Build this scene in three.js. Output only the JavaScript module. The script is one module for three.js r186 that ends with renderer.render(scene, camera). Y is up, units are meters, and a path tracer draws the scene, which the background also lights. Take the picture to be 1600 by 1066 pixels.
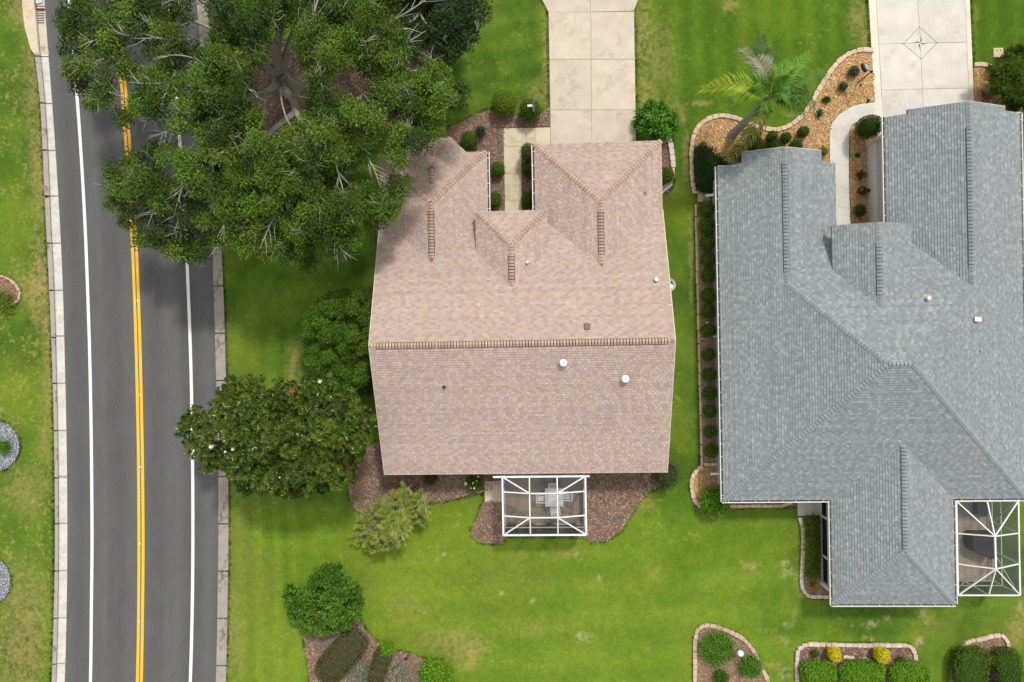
import * as THREE from 'three';
import { mergeGeometries } from 'three/addons/utils/BufferGeometryUtils.js';

// ---------- camera, sky, sun, exposure ----------
const H = 43, F = 1075, TILT = Math.atan(48 / 1075), YAW = Math.PI / 180;
const scene = new THREE.Scene();
const turn = (x, y, z) => new THREE.Vector3(x * Math.cos(YAW) - z * Math.sin(YAW), y, x * Math.sin(YAW) + z * Math.cos(YAW));
const AXIS = turn(-Math.sin(TILT), -Math.cos(TILT), 0), RIGHT = turn(Math.cos(TILT), -Math.sin(TILT), 0), DOWN = turn(0, 0, 1);
const camera = new THREE.PerspectiveCamera(2 * Math.atan(533 / F) * 180 / Math.PI, 1024 / 682, 0.5, 900);
camera.position.set(0, H, 0);
camera.up.copy(DOWN).negate();
camera.lookAt(camera.position.clone().add(AXIS));
const SUN = new THREE.Vector3(0.4, 1.25, -0.82).normalize();
{ // a bright hazy sky, brighter round the sun
  const w = 256, h = 128, data = new Float32Array(w * h * 4), d = new THREE.Vector3();
  for (let j = 0; j < h; j++) for (let i = 0; i < w; i++) {
    const u = (i + 0.5) / w, v = (j + 0.5) / h, phi = (u - 0.5) * 2 * Math.PI, el = (v - 0.5) * Math.PI;
    d.set(Math.cos(el) * Math.cos(phi), Math.sin(el), Math.cos(el) * Math.sin(phi));
    const up = Math.max(0, d.y), c = Math.max(0, d.dot(SUN));
    const cloud = 0.06 * Math.sin(d.x * 7 + 2 * d.z) * Math.sin(d.z * 9 - d.x * 3) * up;
    let L = (d.y < 0 ? 0.3 : 0.44 + 0.12 * up + cloud) + 0.75 * Math.pow(c, 6) + 1.3 * Math.pow(c, 40);
    const o = (j * w + i) * 4;
    data[o] = L * 1.0; data[o + 1] = L; data[o + 2] = L * 0.99; data[o + 3] = 1;
  }
  const sky = new THREE.DataTexture(data, w, h, THREE.RGBAFormat, THREE.FloatType);
  sky.mapping = THREE.EquirectangularReflectionMapping; sky.magFilter = THREE.LinearFilter; sky.needsUpdate = true;
  scene.background = sky; scene.environment = sky;
}
const sun = new THREE.DirectionalLight(new THREE.Color(1, 0.955, 0.88), 1.95);
sun.position.copy(SUN).multiplyScalar(80); sun.target.position.set(0, 0, 0);
sun.castShadow = true; sun.shadow.radius = 11; sun.shadow.mapSize.set(4096, 4096);
Object.assign(sun.shadow.camera, { left: -45, right: 45, top: 45, bottom: -45, near: 1, far: 200 });
scene.add(sun, sun.target);
const renderer = new THREE.WebGLRenderer({ antialias: true });
renderer.setSize(1024, 682);
renderer.toneMapping = THREE.LinearToneMapping;
renderer.toneMappingExposure = 1.52;
renderer.shadowMap.enabled = true; renderer.shadowMap.type = THREE.PCFSoftShadowMap;

// ---------- helpers ----------
const V = (x, y, z) => new THREE.Vector3(x, y, z);
/** where the sight line through a pixel of the survey photograph meets the height h */
function at(px, py, h = 0) {
  const d = AXIS.clone().multiplyScalar(F).addScaledVector(RIGHT, px - 800).addScaledVector(DOWN, py - 533);
  return V(0, H, 0).addScaledVector(d, (h - H) / d.y);
}
function rng(seed) {
  let s = seed >>> 0;
  return () => { s = (s + 0x6d2b79f5) | 0; let t = Math.imul(s ^ (s >>> 15), 1 | s); t = (t + Math.imul(t ^ (t >>> 7), 61 | t)) ^ t; return ((t ^ (t >>> 14)) >>> 0) / 4294967296; };
}
const hash = (x, y, s) => { let h = Math.imul(x | 0, 374761393) ^ Math.imul(y | 0, 668265263) ^ Math.imul(s | 0, 1274126177); h = Math.imul(h ^ (h >>> 13), 1274126177); return ((h ^ (h >>> 16)) >>> 0) / 4294967296; };
function vnoise(x, y, s = 0) {
  const xi = Math.floor(x), yi = Math.floor(y), fx = x - xi, fy = y - yi, u = fx * fx * (3 - 2 * fx), v = fy * fy * (3 - 2 * fy);
  const a = hash(xi, yi, s), b = hash(xi + 1, yi, s), c = hash(xi, yi + 1, s), d = hash(xi + 1, yi + 1, s);
  return a + (b - a) * u + (c - a) * v + (a - b - c + d) * u * v;
}
const fbm = (x, y, s = 0, n = 3) => { let t = 0, a = 0.5, m = 0; for (let i = 0; i < n; i++) { t += a * vnoise(x, y, s + i * 17); m += a; x = x * 2.03 + 5.2; y = y * 2.03 + 1.3; a *= 0.55; } return t / m; };
const clamp = (x, a = 0, b = 1) => Math.min(b, Math.max(a, x));
const smooth = (a, b, x) => { const t = clamp((x - a) / (b - a)); return t * t * (3 - 2 * t); };
const mix = (a, b, t) => a.map((v, i) => v + (b[i] - v) * t);
const C = (r, g, b) => new THREE.Color().setRGB(r, g, b);
const taken = {};
const numbered = (n) => { const k = taken[n] = (taken[n] ?? -1) + 1; return k ? `${n}_${String(k).padStart(3, '0')}` : n; };
function shade(o) { o.traverse((m) => { if (m.isMesh) { m.castShadow = true; m.receiveShadow = true; } }); return o; }
/** a thing: a group at its base whose children are its parts */
function thing(name, label, category, pos = V(0, 0, 0), group) {
  const o = new THREE.Group(); o.name = numbered(name); o.position.copy(pos); o.userData = { label, category };
  if (group) o.userData.group = group;
  scene.add(o); return o;
}
function part(parent, name, geo, mat, extra) {
  const m = new THREE.Mesh(geo, mat); m.castShadow = m.receiveShadow = true;
  const used = parent.userData.used ??= {}; const k = used[name] = (used[name] ?? -1) + 1;
  m.name = k ? `${name}_${String(k).padStart(3, '0')}` : name;
  if (extra) Object.assign(m.userData, extra);
  parent.add(m); return m;
}
function structure(name, geo, mat, label, category = 'ground') {
  const m = new THREE.Mesh(geo, mat); m.name = numbered(name); m.castShadow = m.receiveShadow = true;
  m.userData = { kind: 'structure', label, category }; scene.add(m); return m;
}
function copyOf(src, name, label, pos, ry = 0, s = 1, group) {
  const c = src.clone(); c.name = numbered(name); c.userData = { ...src.userData, label }; if (group) c.userData.group = group;
  c.position.copy(pos); c.rotation.y = ry; if (Array.isArray(s)) c.scale.set(...s); else c.scale.setScalar(s); scene.add(c); return c;
}
function box(x0, y0, z0, x1, y1, z1) { const g = new THREE.BoxGeometry(Math.abs(x1 - x0), Math.abs(y1 - y0), Math.abs(z1 - z0)); g.translate((x0 + x1) / 2, (y0 + y1) / 2, (z0 + z1) / 2); return g; }
const merge = (list) => { list = list.map((g) => g.index ? g.toNonIndexed() : g).map((g) => { const c = new THREE.BufferGeometry(); c.setAttribute('position', g.attributes.position); if (!g.attributes.normal) g.computeVertexNormals(); c.setAttribute('normal', g.attributes.normal); if (g.attributes.uv) c.setAttribute('uv', g.attributes.uv); else c.setAttribute('uv', new THREE.BufferAttribute(new Float32Array(g.attributes.position.count * 2), 2)); if (list.some((q) => q.attributes.color)) c.setAttribute('color', g.attributes.color); return c; }); return mergeGeometries(list); };
/** a square bar from a to b */
function bar(a, b, w, h = w) {
  const d = b.clone().sub(a), L = d.length(), g = new THREE.BoxGeometry(w, h, L);
  g.applyMatrix4(new THREE.Matrix4().lookAt(d, V(0, 0, 0), Math.abs(d.y) > 0.95 * L ? V(0, 0, 1) : V(0, 1, 0)));
  g.translate((a.x + b.x) / 2, (a.y + b.y) / 2, (a.z + b.z) / 2); return g;
}
/** a round limb through [point, radius] nodes, tapering */
function limb(nodes, sides = 7, sub = 4, wob = 0, seed = 1) {
  const r = rng(seed), curve = new THREE.CatmullRomCurve3(nodes.map((n) => n[0])), N = (nodes.length - 1) * sub, pos = [], idx = [], uv = [];
  let side = V(1, 0, 0.13).normalize();
  for (let i = 0; i <= N; i++) {
    const t = i / N, p = curve.getPoint(t), tan = curve.getTangent(t), k = Math.min(nodes.length - 2, Math.floor(t * (nodes.length - 1))), f = t * (nodes.length - 1) - k;
    const rad = (nodes[k][1] * (1 - f) + nodes[k + 1][1] * f) * (1 + wob * (r() - 0.5));
    side.addScaledVector(tan, -side.dot(tan)); if (side.lengthSq() < 1e-5) side.set(0, 0, 1).addScaledVector(tan, -tan.z); side.normalize();
    const up = tan.clone().cross(side);
    for (let j = 0; j <= sides; j++) { const a = j / sides * 2 * Math.PI, q = p.clone().addScaledVector(side, Math.cos(a) * rad).addScaledVector(up, Math.sin(a) * rad); pos.push(q.x, q.y, q.z); uv.push(j / sides, t * N * 0.3); }
  }
  const m = sides + 1;
  for (let i = 0; i < N; i++) for (let j = 0; j < sides; j++) { const a = i * m + j; idx.push(a, a + 1, a + m, a + 1, a + m + 1, a + m); }
  const g = new THREE.BufferGeometry(); g.setAttribute('position', new THREE.Float32BufferAttribute(pos, 3)); g.setAttribute('uv', new THREE.Float32BufferAttribute(uv, 2)); g.setIndex(idx); g.computeVertexNormals(); return g;
}
/** ground pieces: outline points (Vector3) -> a slab from y0 to y1, uv in metres */
function slab(pts, y0, y1, bevel = 0) {
  const s = new THREE.Shape(pts.map((p) => new THREE.Vector2(p.x, -p.z)));
  const g = new THREE.ExtrudeGeometry(s, { depth: y1 - y0 - bevel, bevelEnabled: bevel > 0, bevelThickness: bevel, bevelSize: bevel, bevelOffset: -bevel, bevelSegments: 1, curveSegments: 4 });
  g.rotateX(-Math.PI / 2); g.translate(0, y0, 0); return g;
}
const px = (list, h = 0) => list.map(([x, y]) => at(x, y, h));
const curve = (list, n, closed = false, h = 0) => new THREE.CatmullRomCurve3(px(list, h), closed, 'centripetal').getSpacedPoints(n);
/** a strip between two lines of equal length, with thickness */
function strip(A, B, y0, y1) {
  const pos = [], idx = [], uv = [];
  const quad = (a, b, c, d) => { const i = pos.length / 3; for (const p of [a, b, c, d]) { pos.push(...p); uv.push(p[0], p[2]); } idx.push(i, i + 1, i + 2, i, i + 2, i + 3); };
  for (let i = 0; i + 1 < A.length; i++) {
    const [a, b, c, d] = [A[i], A[i + 1], B[i + 1], B[i]].map((p) => [p.x, p.z]);
    const T = (q, y) => [q[0], y, q[1]];
    quad(T(a, y1), T(b, y1), T(c, y1), T(d, y1)); quad(T(b, y1), T(a, y1), T(a, y0), T(b, y0)); quad(T(d, y1), T(c, y1), T(c, y0), T(d, y0));
    if (i === 0) quad(T(a, y1), T(d, y1), T(d, y0), T(a, y0));
    if (i + 2 === A.length) quad(T(c, y1), T(b, y1), T(b, y0), T(c, y0));
  }
  const g = new THREE.BufferGeometry(); g.setAttribute('position', new THREE.Float32BufferAttribute(pos, 3)); g.setAttribute('uv', new THREE.Float32BufferAttribute(uv, 2)); g.setIndex(idx);
  const n = g.toNonIndexed(); n.computeVertexNormals(); if (n.attributes.normal.getY(0) < 0) { const q = n.attributes.position, w = n.attributes.uv; for (let i = 0; i < q.count; i += 3) { for (const at_ of [q, w]) { const k = at_.itemSize, a = Array.from(at_.array.slice((i + 1) * k, (i + 2) * k)); for (let j = 0; j < k; j++) { at_.array[(i + 1) * k + j] = at_.array[(i + 2) * k + j]; at_.array[(i + 2) * k + j] = a[j]; } } } n.computeVertexNormals(); }
  return n;
}
function tex(w, h, f, srgb = true, rep) {
  const d = new Uint8Array(w * h * 4);
  for (let j = 0; j < h; j++) for (let i = 0; i < w; i++) { const c = f(i, j), o = (j * w + i) * 4; for (let k = 0; k < 3; k++) d[o + k] = 255 * clamp(srgb ? (c[k] <= 0.0031308 ? 12.92 * c[k] : 1.055 * Math.pow(c[k], 1 / 2.4) - 0.055) : c[k]); d[o + 3] = 255; }
  const t = new THREE.DataTexture(d, w, h, THREE.RGBAFormat); t.magFilter = THREE.LinearFilter; t.minFilter = THREE.LinearMipmapLinearFilter; t.generateMipmaps = true;
  t.wrapS = t.wrapT = THREE.RepeatWrapping; if (srgb) t.colorSpace = THREE.SRGBColorSpace; if (rep) t.repeat.set(rep, rep); t.needsUpdate = true; return t;
}
/** tileable noise in a w x w texture */
const tile = (i, j, w, cells, s) => { const x = i / w * cells, y = j / w * cells, xi = Math.floor(x), yi = Math.floor(y), fx = x - xi, fy = y - yi, u = fx * fx * (3 - 2 * fx), v = fy * fy * (3 - 2 * fy), h = (a, b) => hash((a + cells) % cells, (b + cells) % cells, s); const a = h(xi, yi), b = h(xi + 1, yi), c = h(xi, yi + 1), d = h(xi + 1, yi + 1); return a + (b - a) * u + (c - a) * v + (a - b - c + d) * u * v; };
const std = (o) => new THREE.MeshStandardMaterial({ roughness: 0.85, ...o });
const leafMat = (o = {}) => new THREE.MeshPhysicalMaterial({ color: 0xffffff, roughness: 0.65, specularIntensity: 0.3, transmission: 0.22, thickness: 0, side: THREE.DoubleSide, ...o });

// materials
const grain = tex(256, 256, (i, j) => { const n = 0.5 * hash(i, j, 3) + 0.3 * tile(i, j, 256, 32, 5) + 0.2 * tile(i, j, 256, 8, 6); return [n, n, n]; }, false);
const M = {
  white: std({ color: C(0.64, 0.64, 0.63), roughness: 0.45 }),
  cream: std({ color: C(0.62, 0.58, 0.5), roughness: 0.6 }),
  trim: std({ color: C(0.56, 0.57, 0.54), roughness: 0.5 }),
  gutterDark: std({ color: C(0.06, 0.06, 0.06) }),
  black: std({ color: C(0.015, 0.015, 0.016), roughness: 0.4 }),
  blackMatte: std({ color: C(0.02, 0.018, 0.017), roughness: 0.9 }),
  greyWall: std({ color: C(0.4, 0.4, 0.39), bumpMap: grain, bumpScale: 0.004 }),
  paleWall: std({ color: C(0.55, 0.54, 0.5), bumpMap: grain, bumpScale: 0.004 }),
  beigeWall: std({ color: C(0.5, 0.42, 0.34), bumpMap: grain, bumpScale: 0.004 }),
  darkGlass: new THREE.MeshPhysicalMaterial({ color: C(0.012, 0.014, 0.02), roughness: 0.8, specularIntensity: 0.2 }),
  galv: std({ color: C(0.62, 0.63, 0.63), roughness: 0.35, metalness: 0.4 }),
  grey: std({ color: C(0.28, 0.28, 0.28), roughness: 0.5 }),
  screen: new THREE.MeshStandardMaterial({ color: C(0.045, 0.05, 0.055), roughness: 0.9, transparent: true, opacity: 0.36, side: THREE.DoubleSide, depthWrite: false }),
  brownVent: std({ color: C(0.16, 0.09, 0.075), roughness: 0.6 }),
};
// ---------- ground ----------
const LX0 = -40, LZ0 = -28, LW = 76, LH = 56;
const toPx = (x, z) => { // the survey frame of a ground point, for the wear that was seen on the lawn
  const d = V(x, -H, z); const k = F / d.dot(AXIS); return [800 + d.dot(RIGHT) * k, 533 + d.dot(DOWN) * k];
};
const WEAR = [ // [x, y, rx, ry, kind, amount]
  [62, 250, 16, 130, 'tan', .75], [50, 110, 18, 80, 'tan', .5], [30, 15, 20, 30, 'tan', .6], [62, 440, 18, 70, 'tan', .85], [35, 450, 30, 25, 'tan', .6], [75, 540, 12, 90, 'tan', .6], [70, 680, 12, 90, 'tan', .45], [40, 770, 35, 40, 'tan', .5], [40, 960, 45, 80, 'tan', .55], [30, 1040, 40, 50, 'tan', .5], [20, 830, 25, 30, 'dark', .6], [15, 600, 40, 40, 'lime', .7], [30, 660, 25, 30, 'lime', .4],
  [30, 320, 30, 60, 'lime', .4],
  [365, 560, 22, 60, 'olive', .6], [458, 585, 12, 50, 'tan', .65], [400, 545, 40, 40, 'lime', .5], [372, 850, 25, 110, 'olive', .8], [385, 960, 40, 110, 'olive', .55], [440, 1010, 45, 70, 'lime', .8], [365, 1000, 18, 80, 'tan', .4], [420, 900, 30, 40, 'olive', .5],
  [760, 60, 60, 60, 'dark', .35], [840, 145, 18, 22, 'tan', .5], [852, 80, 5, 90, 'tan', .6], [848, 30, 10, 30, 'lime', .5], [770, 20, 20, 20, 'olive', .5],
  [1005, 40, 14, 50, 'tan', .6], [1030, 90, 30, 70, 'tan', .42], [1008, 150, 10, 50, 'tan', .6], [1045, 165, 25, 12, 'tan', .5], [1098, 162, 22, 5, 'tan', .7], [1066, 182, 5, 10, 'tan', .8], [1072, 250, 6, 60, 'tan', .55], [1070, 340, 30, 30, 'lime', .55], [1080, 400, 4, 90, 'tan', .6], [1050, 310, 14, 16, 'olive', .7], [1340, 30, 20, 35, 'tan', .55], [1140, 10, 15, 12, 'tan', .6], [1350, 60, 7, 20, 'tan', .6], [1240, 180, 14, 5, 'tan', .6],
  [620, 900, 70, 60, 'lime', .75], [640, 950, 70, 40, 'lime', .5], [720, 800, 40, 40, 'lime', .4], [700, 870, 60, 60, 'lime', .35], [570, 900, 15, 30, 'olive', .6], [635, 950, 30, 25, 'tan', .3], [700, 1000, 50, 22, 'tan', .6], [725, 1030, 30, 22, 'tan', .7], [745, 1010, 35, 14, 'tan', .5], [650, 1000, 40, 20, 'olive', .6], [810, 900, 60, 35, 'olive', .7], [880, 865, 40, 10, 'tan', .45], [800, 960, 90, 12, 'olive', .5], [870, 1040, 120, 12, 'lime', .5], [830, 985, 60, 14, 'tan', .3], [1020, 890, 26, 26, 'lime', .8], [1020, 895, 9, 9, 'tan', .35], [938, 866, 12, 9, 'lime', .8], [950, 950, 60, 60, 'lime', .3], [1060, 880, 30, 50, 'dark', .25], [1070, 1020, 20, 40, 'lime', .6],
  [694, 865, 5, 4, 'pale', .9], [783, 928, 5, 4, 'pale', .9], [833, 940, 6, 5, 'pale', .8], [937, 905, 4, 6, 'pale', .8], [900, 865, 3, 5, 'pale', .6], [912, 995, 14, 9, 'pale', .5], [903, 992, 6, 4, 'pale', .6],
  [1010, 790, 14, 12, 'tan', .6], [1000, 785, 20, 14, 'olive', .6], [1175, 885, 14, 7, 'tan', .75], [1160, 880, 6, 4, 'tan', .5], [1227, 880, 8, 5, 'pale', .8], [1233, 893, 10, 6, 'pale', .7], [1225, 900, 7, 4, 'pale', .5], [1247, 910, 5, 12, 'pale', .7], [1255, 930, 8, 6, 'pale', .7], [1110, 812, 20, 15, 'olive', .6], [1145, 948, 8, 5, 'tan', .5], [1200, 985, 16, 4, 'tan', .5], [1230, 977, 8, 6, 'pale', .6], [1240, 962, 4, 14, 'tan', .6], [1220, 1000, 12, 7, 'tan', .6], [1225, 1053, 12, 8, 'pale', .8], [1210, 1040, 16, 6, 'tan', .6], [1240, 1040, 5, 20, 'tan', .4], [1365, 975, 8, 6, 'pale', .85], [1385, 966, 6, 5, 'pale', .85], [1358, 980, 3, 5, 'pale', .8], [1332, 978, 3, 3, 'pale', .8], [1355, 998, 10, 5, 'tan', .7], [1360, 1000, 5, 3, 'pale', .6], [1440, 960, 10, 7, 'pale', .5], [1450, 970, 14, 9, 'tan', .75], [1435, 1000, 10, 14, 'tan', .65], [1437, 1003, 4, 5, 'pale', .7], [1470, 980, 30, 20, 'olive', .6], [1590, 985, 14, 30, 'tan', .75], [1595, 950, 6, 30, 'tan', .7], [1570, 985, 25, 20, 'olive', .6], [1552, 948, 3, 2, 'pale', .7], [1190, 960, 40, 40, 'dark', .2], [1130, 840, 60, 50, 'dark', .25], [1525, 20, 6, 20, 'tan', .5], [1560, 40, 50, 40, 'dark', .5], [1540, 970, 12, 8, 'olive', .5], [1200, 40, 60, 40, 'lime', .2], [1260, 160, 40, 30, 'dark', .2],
];
const TINT = { tan: [.27, .205, .08], pale: [.5, .42, .27], lime: [.145, .19, .016], olive: [.13, .145, .026], dark: [.036, .085, .004] };
const wearGrid = {}; // look-up by 64 px squares
WEAR.forEach((w) => { for (let gx = Math.floor((w[0] - 2.2 * w[2]) / 64); gx <= (w[0] + 2.2 * w[2]) / 64; gx++) for (let gy = Math.floor((w[1] - 2.2 * w[3]) / 64); gy <= (w[1] + 2.2 * w[3]) / 64; gy++) (wearGrid[gx + '_' + gy] ??= []).push(w); });
function lawnColor(x, z, fine = true) {
  const [u, v] = toPx(x, z);
  const n1 = fbm(x * 0.35, z * 0.35, 1), n2 = fbm(x * 1.3 + 7, z * 1.3, 9), n3 = vnoise(x * 5, z * 5, 21), nf = hash(Math.round(x * 29), Math.round(z * 29), 5);
  let c = mix([.05, .1, .009], [.09, .148, .014], smooth(.3, .72, n1));
  c = mix(c, [.1, .16, .012], 0.4 * smooth(.5, .8, n2));
  const verge = u < 85;
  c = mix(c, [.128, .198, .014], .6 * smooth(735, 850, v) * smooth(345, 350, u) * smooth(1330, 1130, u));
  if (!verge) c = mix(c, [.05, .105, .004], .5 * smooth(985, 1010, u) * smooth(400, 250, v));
  // mower passes
  const wave = (t, w) => Math.sin(t) * .5 * w, stripe = verge ? .5 : .5 + wave(x * 5.4 + .4 * Math.sin(z * .3), smooth(500, 430, u) * smooth(440, 560, v)) + wave((z + x * .2) * 4.2, (u > 690 && u < 862 ? 1 : 0) * smooth(230, 170, v)) + wave(x * 4.6, (u > 990 ? 1 : 0) * smooth(240, 150, v)) + wave((z + .04 * x) * 2.9 + n1 * 2, .5 * smooth(430, 520, u) * smooth(820, 900, v));
  c = c.map((k, i) => k * (0.9 + 0.2 * stripe) * (i === 0 ? .95 + .1 * stripe : 1));
  const list = wearGrid[Math.floor(u / 64) + '_' + Math.floor(v / 64)];
  if (list) for (const [a, b, rx, ry, kind, amt] of list) {
    const q = Math.hypot((u - a) / rx, (v - b) / ry) + (n2 - .5) * .7;
    const fade = smooth(1.7, .1, q) * (kind === 'pale' ? .45 : .85); if (fade <= 0) continue;
    const speck = kind === 'tan' || kind === 'pale' ? smooth(.32, .85, .4 * n3 + .6 * vnoise(x * 12, z * 12, 33) + fade * .3) : .85;
    c = mix(c, TINT[kind], amt * fade * speck);
  }
  if (verge) { const s = vnoise(x * 7, z * 7, 44); c = mix(c, TINT.tan, .5 * smooth(.6, .85, s) * smooth(.35, .6, n2)); }
  else c = mix(c, TINT.tan, .35 * smooth(.72, .9, vnoise(x * 6, z * 6, 51)) * smooth(.5, .75, n2));
  if (fine) { const n4 = vnoise(x * 13, z * 13, 81), n5 = vnoise(x * 2.6, z * 2.6, 83), f = .82 + .2 * nf + .2 * n4 + .14 * (n3 - .5) + .1 * (n5 - .5), hue = .06 * (n4 - .5) + .1 * (n5 - .5); c = [c[0] * (1 + hue), c[1], c[2] * (1 - hue)]; c = c.map((k) => k * f); }
  return c;
}
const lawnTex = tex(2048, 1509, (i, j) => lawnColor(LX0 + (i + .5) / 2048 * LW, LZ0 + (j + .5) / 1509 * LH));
lawnTex.wrapS = lawnTex.wrapT = THREE.MirroredRepeatWrapping;
const lawnMat = new THREE.MeshPhysicalMaterial({ map: lawnTex, roughness: 0.95, specularIntensity: .25, bumpScale: 0.003 }); grain.repeat.set(1, 1);
const grainFine = grain.clone(); grainFine.repeat.set(30, 22); grainFine.needsUpdate = true; lawnMat.bumpMap = grainFine;
const lawnUV = (g) => { const p = g.attributes.position, uv = new Float32Array(p.count * 2); for (let i = 0; i < p.count; i++) { uv[i * 2] = (p.getX(i) - LX0) / LW; uv[i * 2 + 1] = (p.getZ(i) - LZ0) / LH; } g.setAttribute('uv', new THREE.BufferAttribute(uv, 2)); return g; };

// lines of the road, all in survey pixels
const yv = [-140, 0, 60, 150, 250, 350, 450, 560, 700, 850, 950, 1066, 1200];
const L = {
  outL: [36, 44, 51, 62, 67.5, 72, 77, 81.5, 85, 86, 84.5, 81, 75], jL: [45, 55, 60, 69, 75, 79, 84, 87, 90, 91, 90, 87, 81], roadL: [55, 67.5, 72, 79, 86, 92, 96.5, 99.5, 102.5, 103.5, 102.5, 99.5, 93],
  w1: [90, 105.5, 111, 118.5, 125.5, 131, 135, 138.5, 141, 142, 141, 139.5, 134], ya: [168, 177.5, 182, 189.5, 197, 203.5, 208, 211.5, 214.5, 215.5, 215, 213, 208], yb: [173, 183.5, 188, 195.5, 203, 209.7, 214.2, 217.7, 220.7, 222, 221.2, 219.2, 214],
  w2: [250, 262, 266, 274, 281.5, 288, 292.5, 296.5, 299.3, 300, 299, 296, 290], roadR: [293, 307, 312, 318, 325, 330.5, 334, 337, 340.8, 341.3, 340, 337.3, 332], outR: [310, 323, 328, 333, 339, 344, 349, 352.3, 356, 357, 355.5, 353, 348],
};
const line = (k, n = 120) => new THREE.CatmullRomCurve3(yv.map((y, i) => at(L[k][i], y, 0)), false, 'centripetal').getSpacedPoints(n);
const off = (pts, d) => pts.map((p) => V(p.x + d, p.y, p.z));
const ends = (pts) => [V(pts[0].x, 0, -60), ...pts, V(pts.at(-1).x, 0, 60)];
{
  const far = new THREE.PlaneGeometry(700, 700); far.rotateX(-Math.PI / 2); far.translate(0, -0.16, 0);
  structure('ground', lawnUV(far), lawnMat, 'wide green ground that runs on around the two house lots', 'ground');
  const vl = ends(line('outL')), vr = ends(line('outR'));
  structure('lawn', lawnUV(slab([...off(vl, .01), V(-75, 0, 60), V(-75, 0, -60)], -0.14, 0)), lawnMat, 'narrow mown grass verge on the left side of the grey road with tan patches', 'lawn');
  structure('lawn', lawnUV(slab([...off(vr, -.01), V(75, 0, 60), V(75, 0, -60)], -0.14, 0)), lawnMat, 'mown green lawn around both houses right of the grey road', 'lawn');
}
const asphaltTex = tex(1024, 1024, (i, j) => { // 12 m across the road by 24 m
  const n = .35 * hash(i, j, 1) + .25 * tile(i, j, 1024, 256, 2) + .25 * tile(i, j, 1024, 24, 3) + .15 * tile(i, j, 1024, 6, 4); const s = hash(i, j, 77) > .985 ? .035 : 0;
  const k = i / 1024, wheel = .008 * Math.cos(k * 2 * Math.PI * 4.1 + .6) + .006 * tile(i, 0, 1024, 40, 8); const v = .054 + .036 * n + wheel * .9 + s + .006 * tile(i, j >> 3, 1024, 128, 90); return [v * .995, v, v * 1.01];
});
{
  const A = ends(line('roadL')), B = ends(line('roadR')), g = strip(A, B, -0.16, -0.1), uv = g.attributes.uv, mid = (L.roadL[6] + L.roadR[6]) / 2;
  const lineX = (pts, z) => { let i = pts.findIndex((p) => p.z > z); i = clamp(i < 0 ? pts.length - 1 : i, 1, pts.length - 1); const t = clamp((z - pts[i - 1].z) / (pts[i].z - pts[i - 1].z)); return pts[i - 1].x + (pts[i].x - pts[i - 1].x) * t; };
  for (let i = 0; i < uv.count; i++) { const x = uv.getX(i), z = uv.getY(i), a = lineX(A, z), b = lineX(B, z); uv.setXY(i, (x - a) / (b - a), z / 24); }
  const road = structure('road', g, std({ map: asphaltTex, roughness: .92, bumpMap: grain, bumpScale: .004 }), 'grey asphalt road with white edge lines and a double yellow centre line', 'road');
  const paint = (rgb) => std({ map: tex(128, 512, (i, j) => { const n = .78 + .16 * hash(i, j, 4) + .12 * tile(i, j, 128, 16, 6); return rgb.map((c) => c * n * (hash(i, j, 12) > .975 ? .55 : 1)); }), roughness: .7 });
  const white = paint([.7, .7, .68]), yellow = paint([.74, .42, .02]);
  const lineMark = (k, w, name, mat) => { const p = ends(line(k)); part(road, name, strip(off(p, -w / 2), off(p, w / 2), -.1, -.094), mat); };
  lineMark('w1', .2, 'white_edge_line', white); lineMark('w2', .2, 'white_edge_line', white); lineMark('ya', .19, 'yellow_centre_line', yellow); lineMark('yb', .19, 'yellow_centre_line', yellow);
  for (const [x, y] of [[218.2, 617], [218.6, 730], [218.7, 850], [217, 972], [214.5, 470]]) { const p = at(x, y, -.09), g2 = new THREE.CylinderGeometry(.035, .055, .022, 8); g2.translate(p.x, -.085, p.z); part(road, 'road_stud', g2, M.white); }
}
// kerbs: cast sections with joints
const concreteMap = (rgb, seed, dirt, rep = .27) => tex(512, 512, (i, j) => { const n = .25 * hash(i, j, seed) + .3 * tile(i, j, 512, 64, seed + 1) + .45 * tile(i, j, 512, 7, seed + 2); const st = smooth(.55, .85, tile(i, j, 512, 5, seed + 5) * .6 + tile(i, j, 512, 19, seed + 6) * .4) * dirt; const k = .82 + .3 * n; return [rgb[0] * k * (1 - st), rgb[1] * k * (1 - st * 1.1), rgb[2] * k * (1 - st * 1.25)]; }, true, rep);
const kerbPale = std({ map: concreteMap([.5, .49, .45], 11, .15), bumpMap: grain, bumpScale: .003 }), kerbDirty = std({ map: concreteMap([.31, .285, .25], 15, .45), bumpMap: grain, bumpScale: .004 }), kerbPink = std({ map: concreteMap([.28, .25, .22], 19, .45), bumpMap: grain, bumpScale: .004 }), grime = std({ color: C(.3, .275, .24) });
function sections(name, parent, a, b, y0, y1, step, gap, mat, from = -1e9, to = 1e9) {
  const A = line(a, 600), B = line(b, 600); let z = -28;
  for (; z < 28; z += step) {
    if (z + step < from || z > to) continue;
    const I = A.map((p, i) => i).filter((i) => A[i].z >= z + gap && A[i].z <= z + step - gap); if (I.length < 3) continue;
    const J = I.filter((_, k) => k % 6 === 0 || k === I.length - 1);
    part(parent, name, strip(J.map((i) => A[i]), J.map((i) => B[i]), y0, y1), mat);
  }
}
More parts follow.
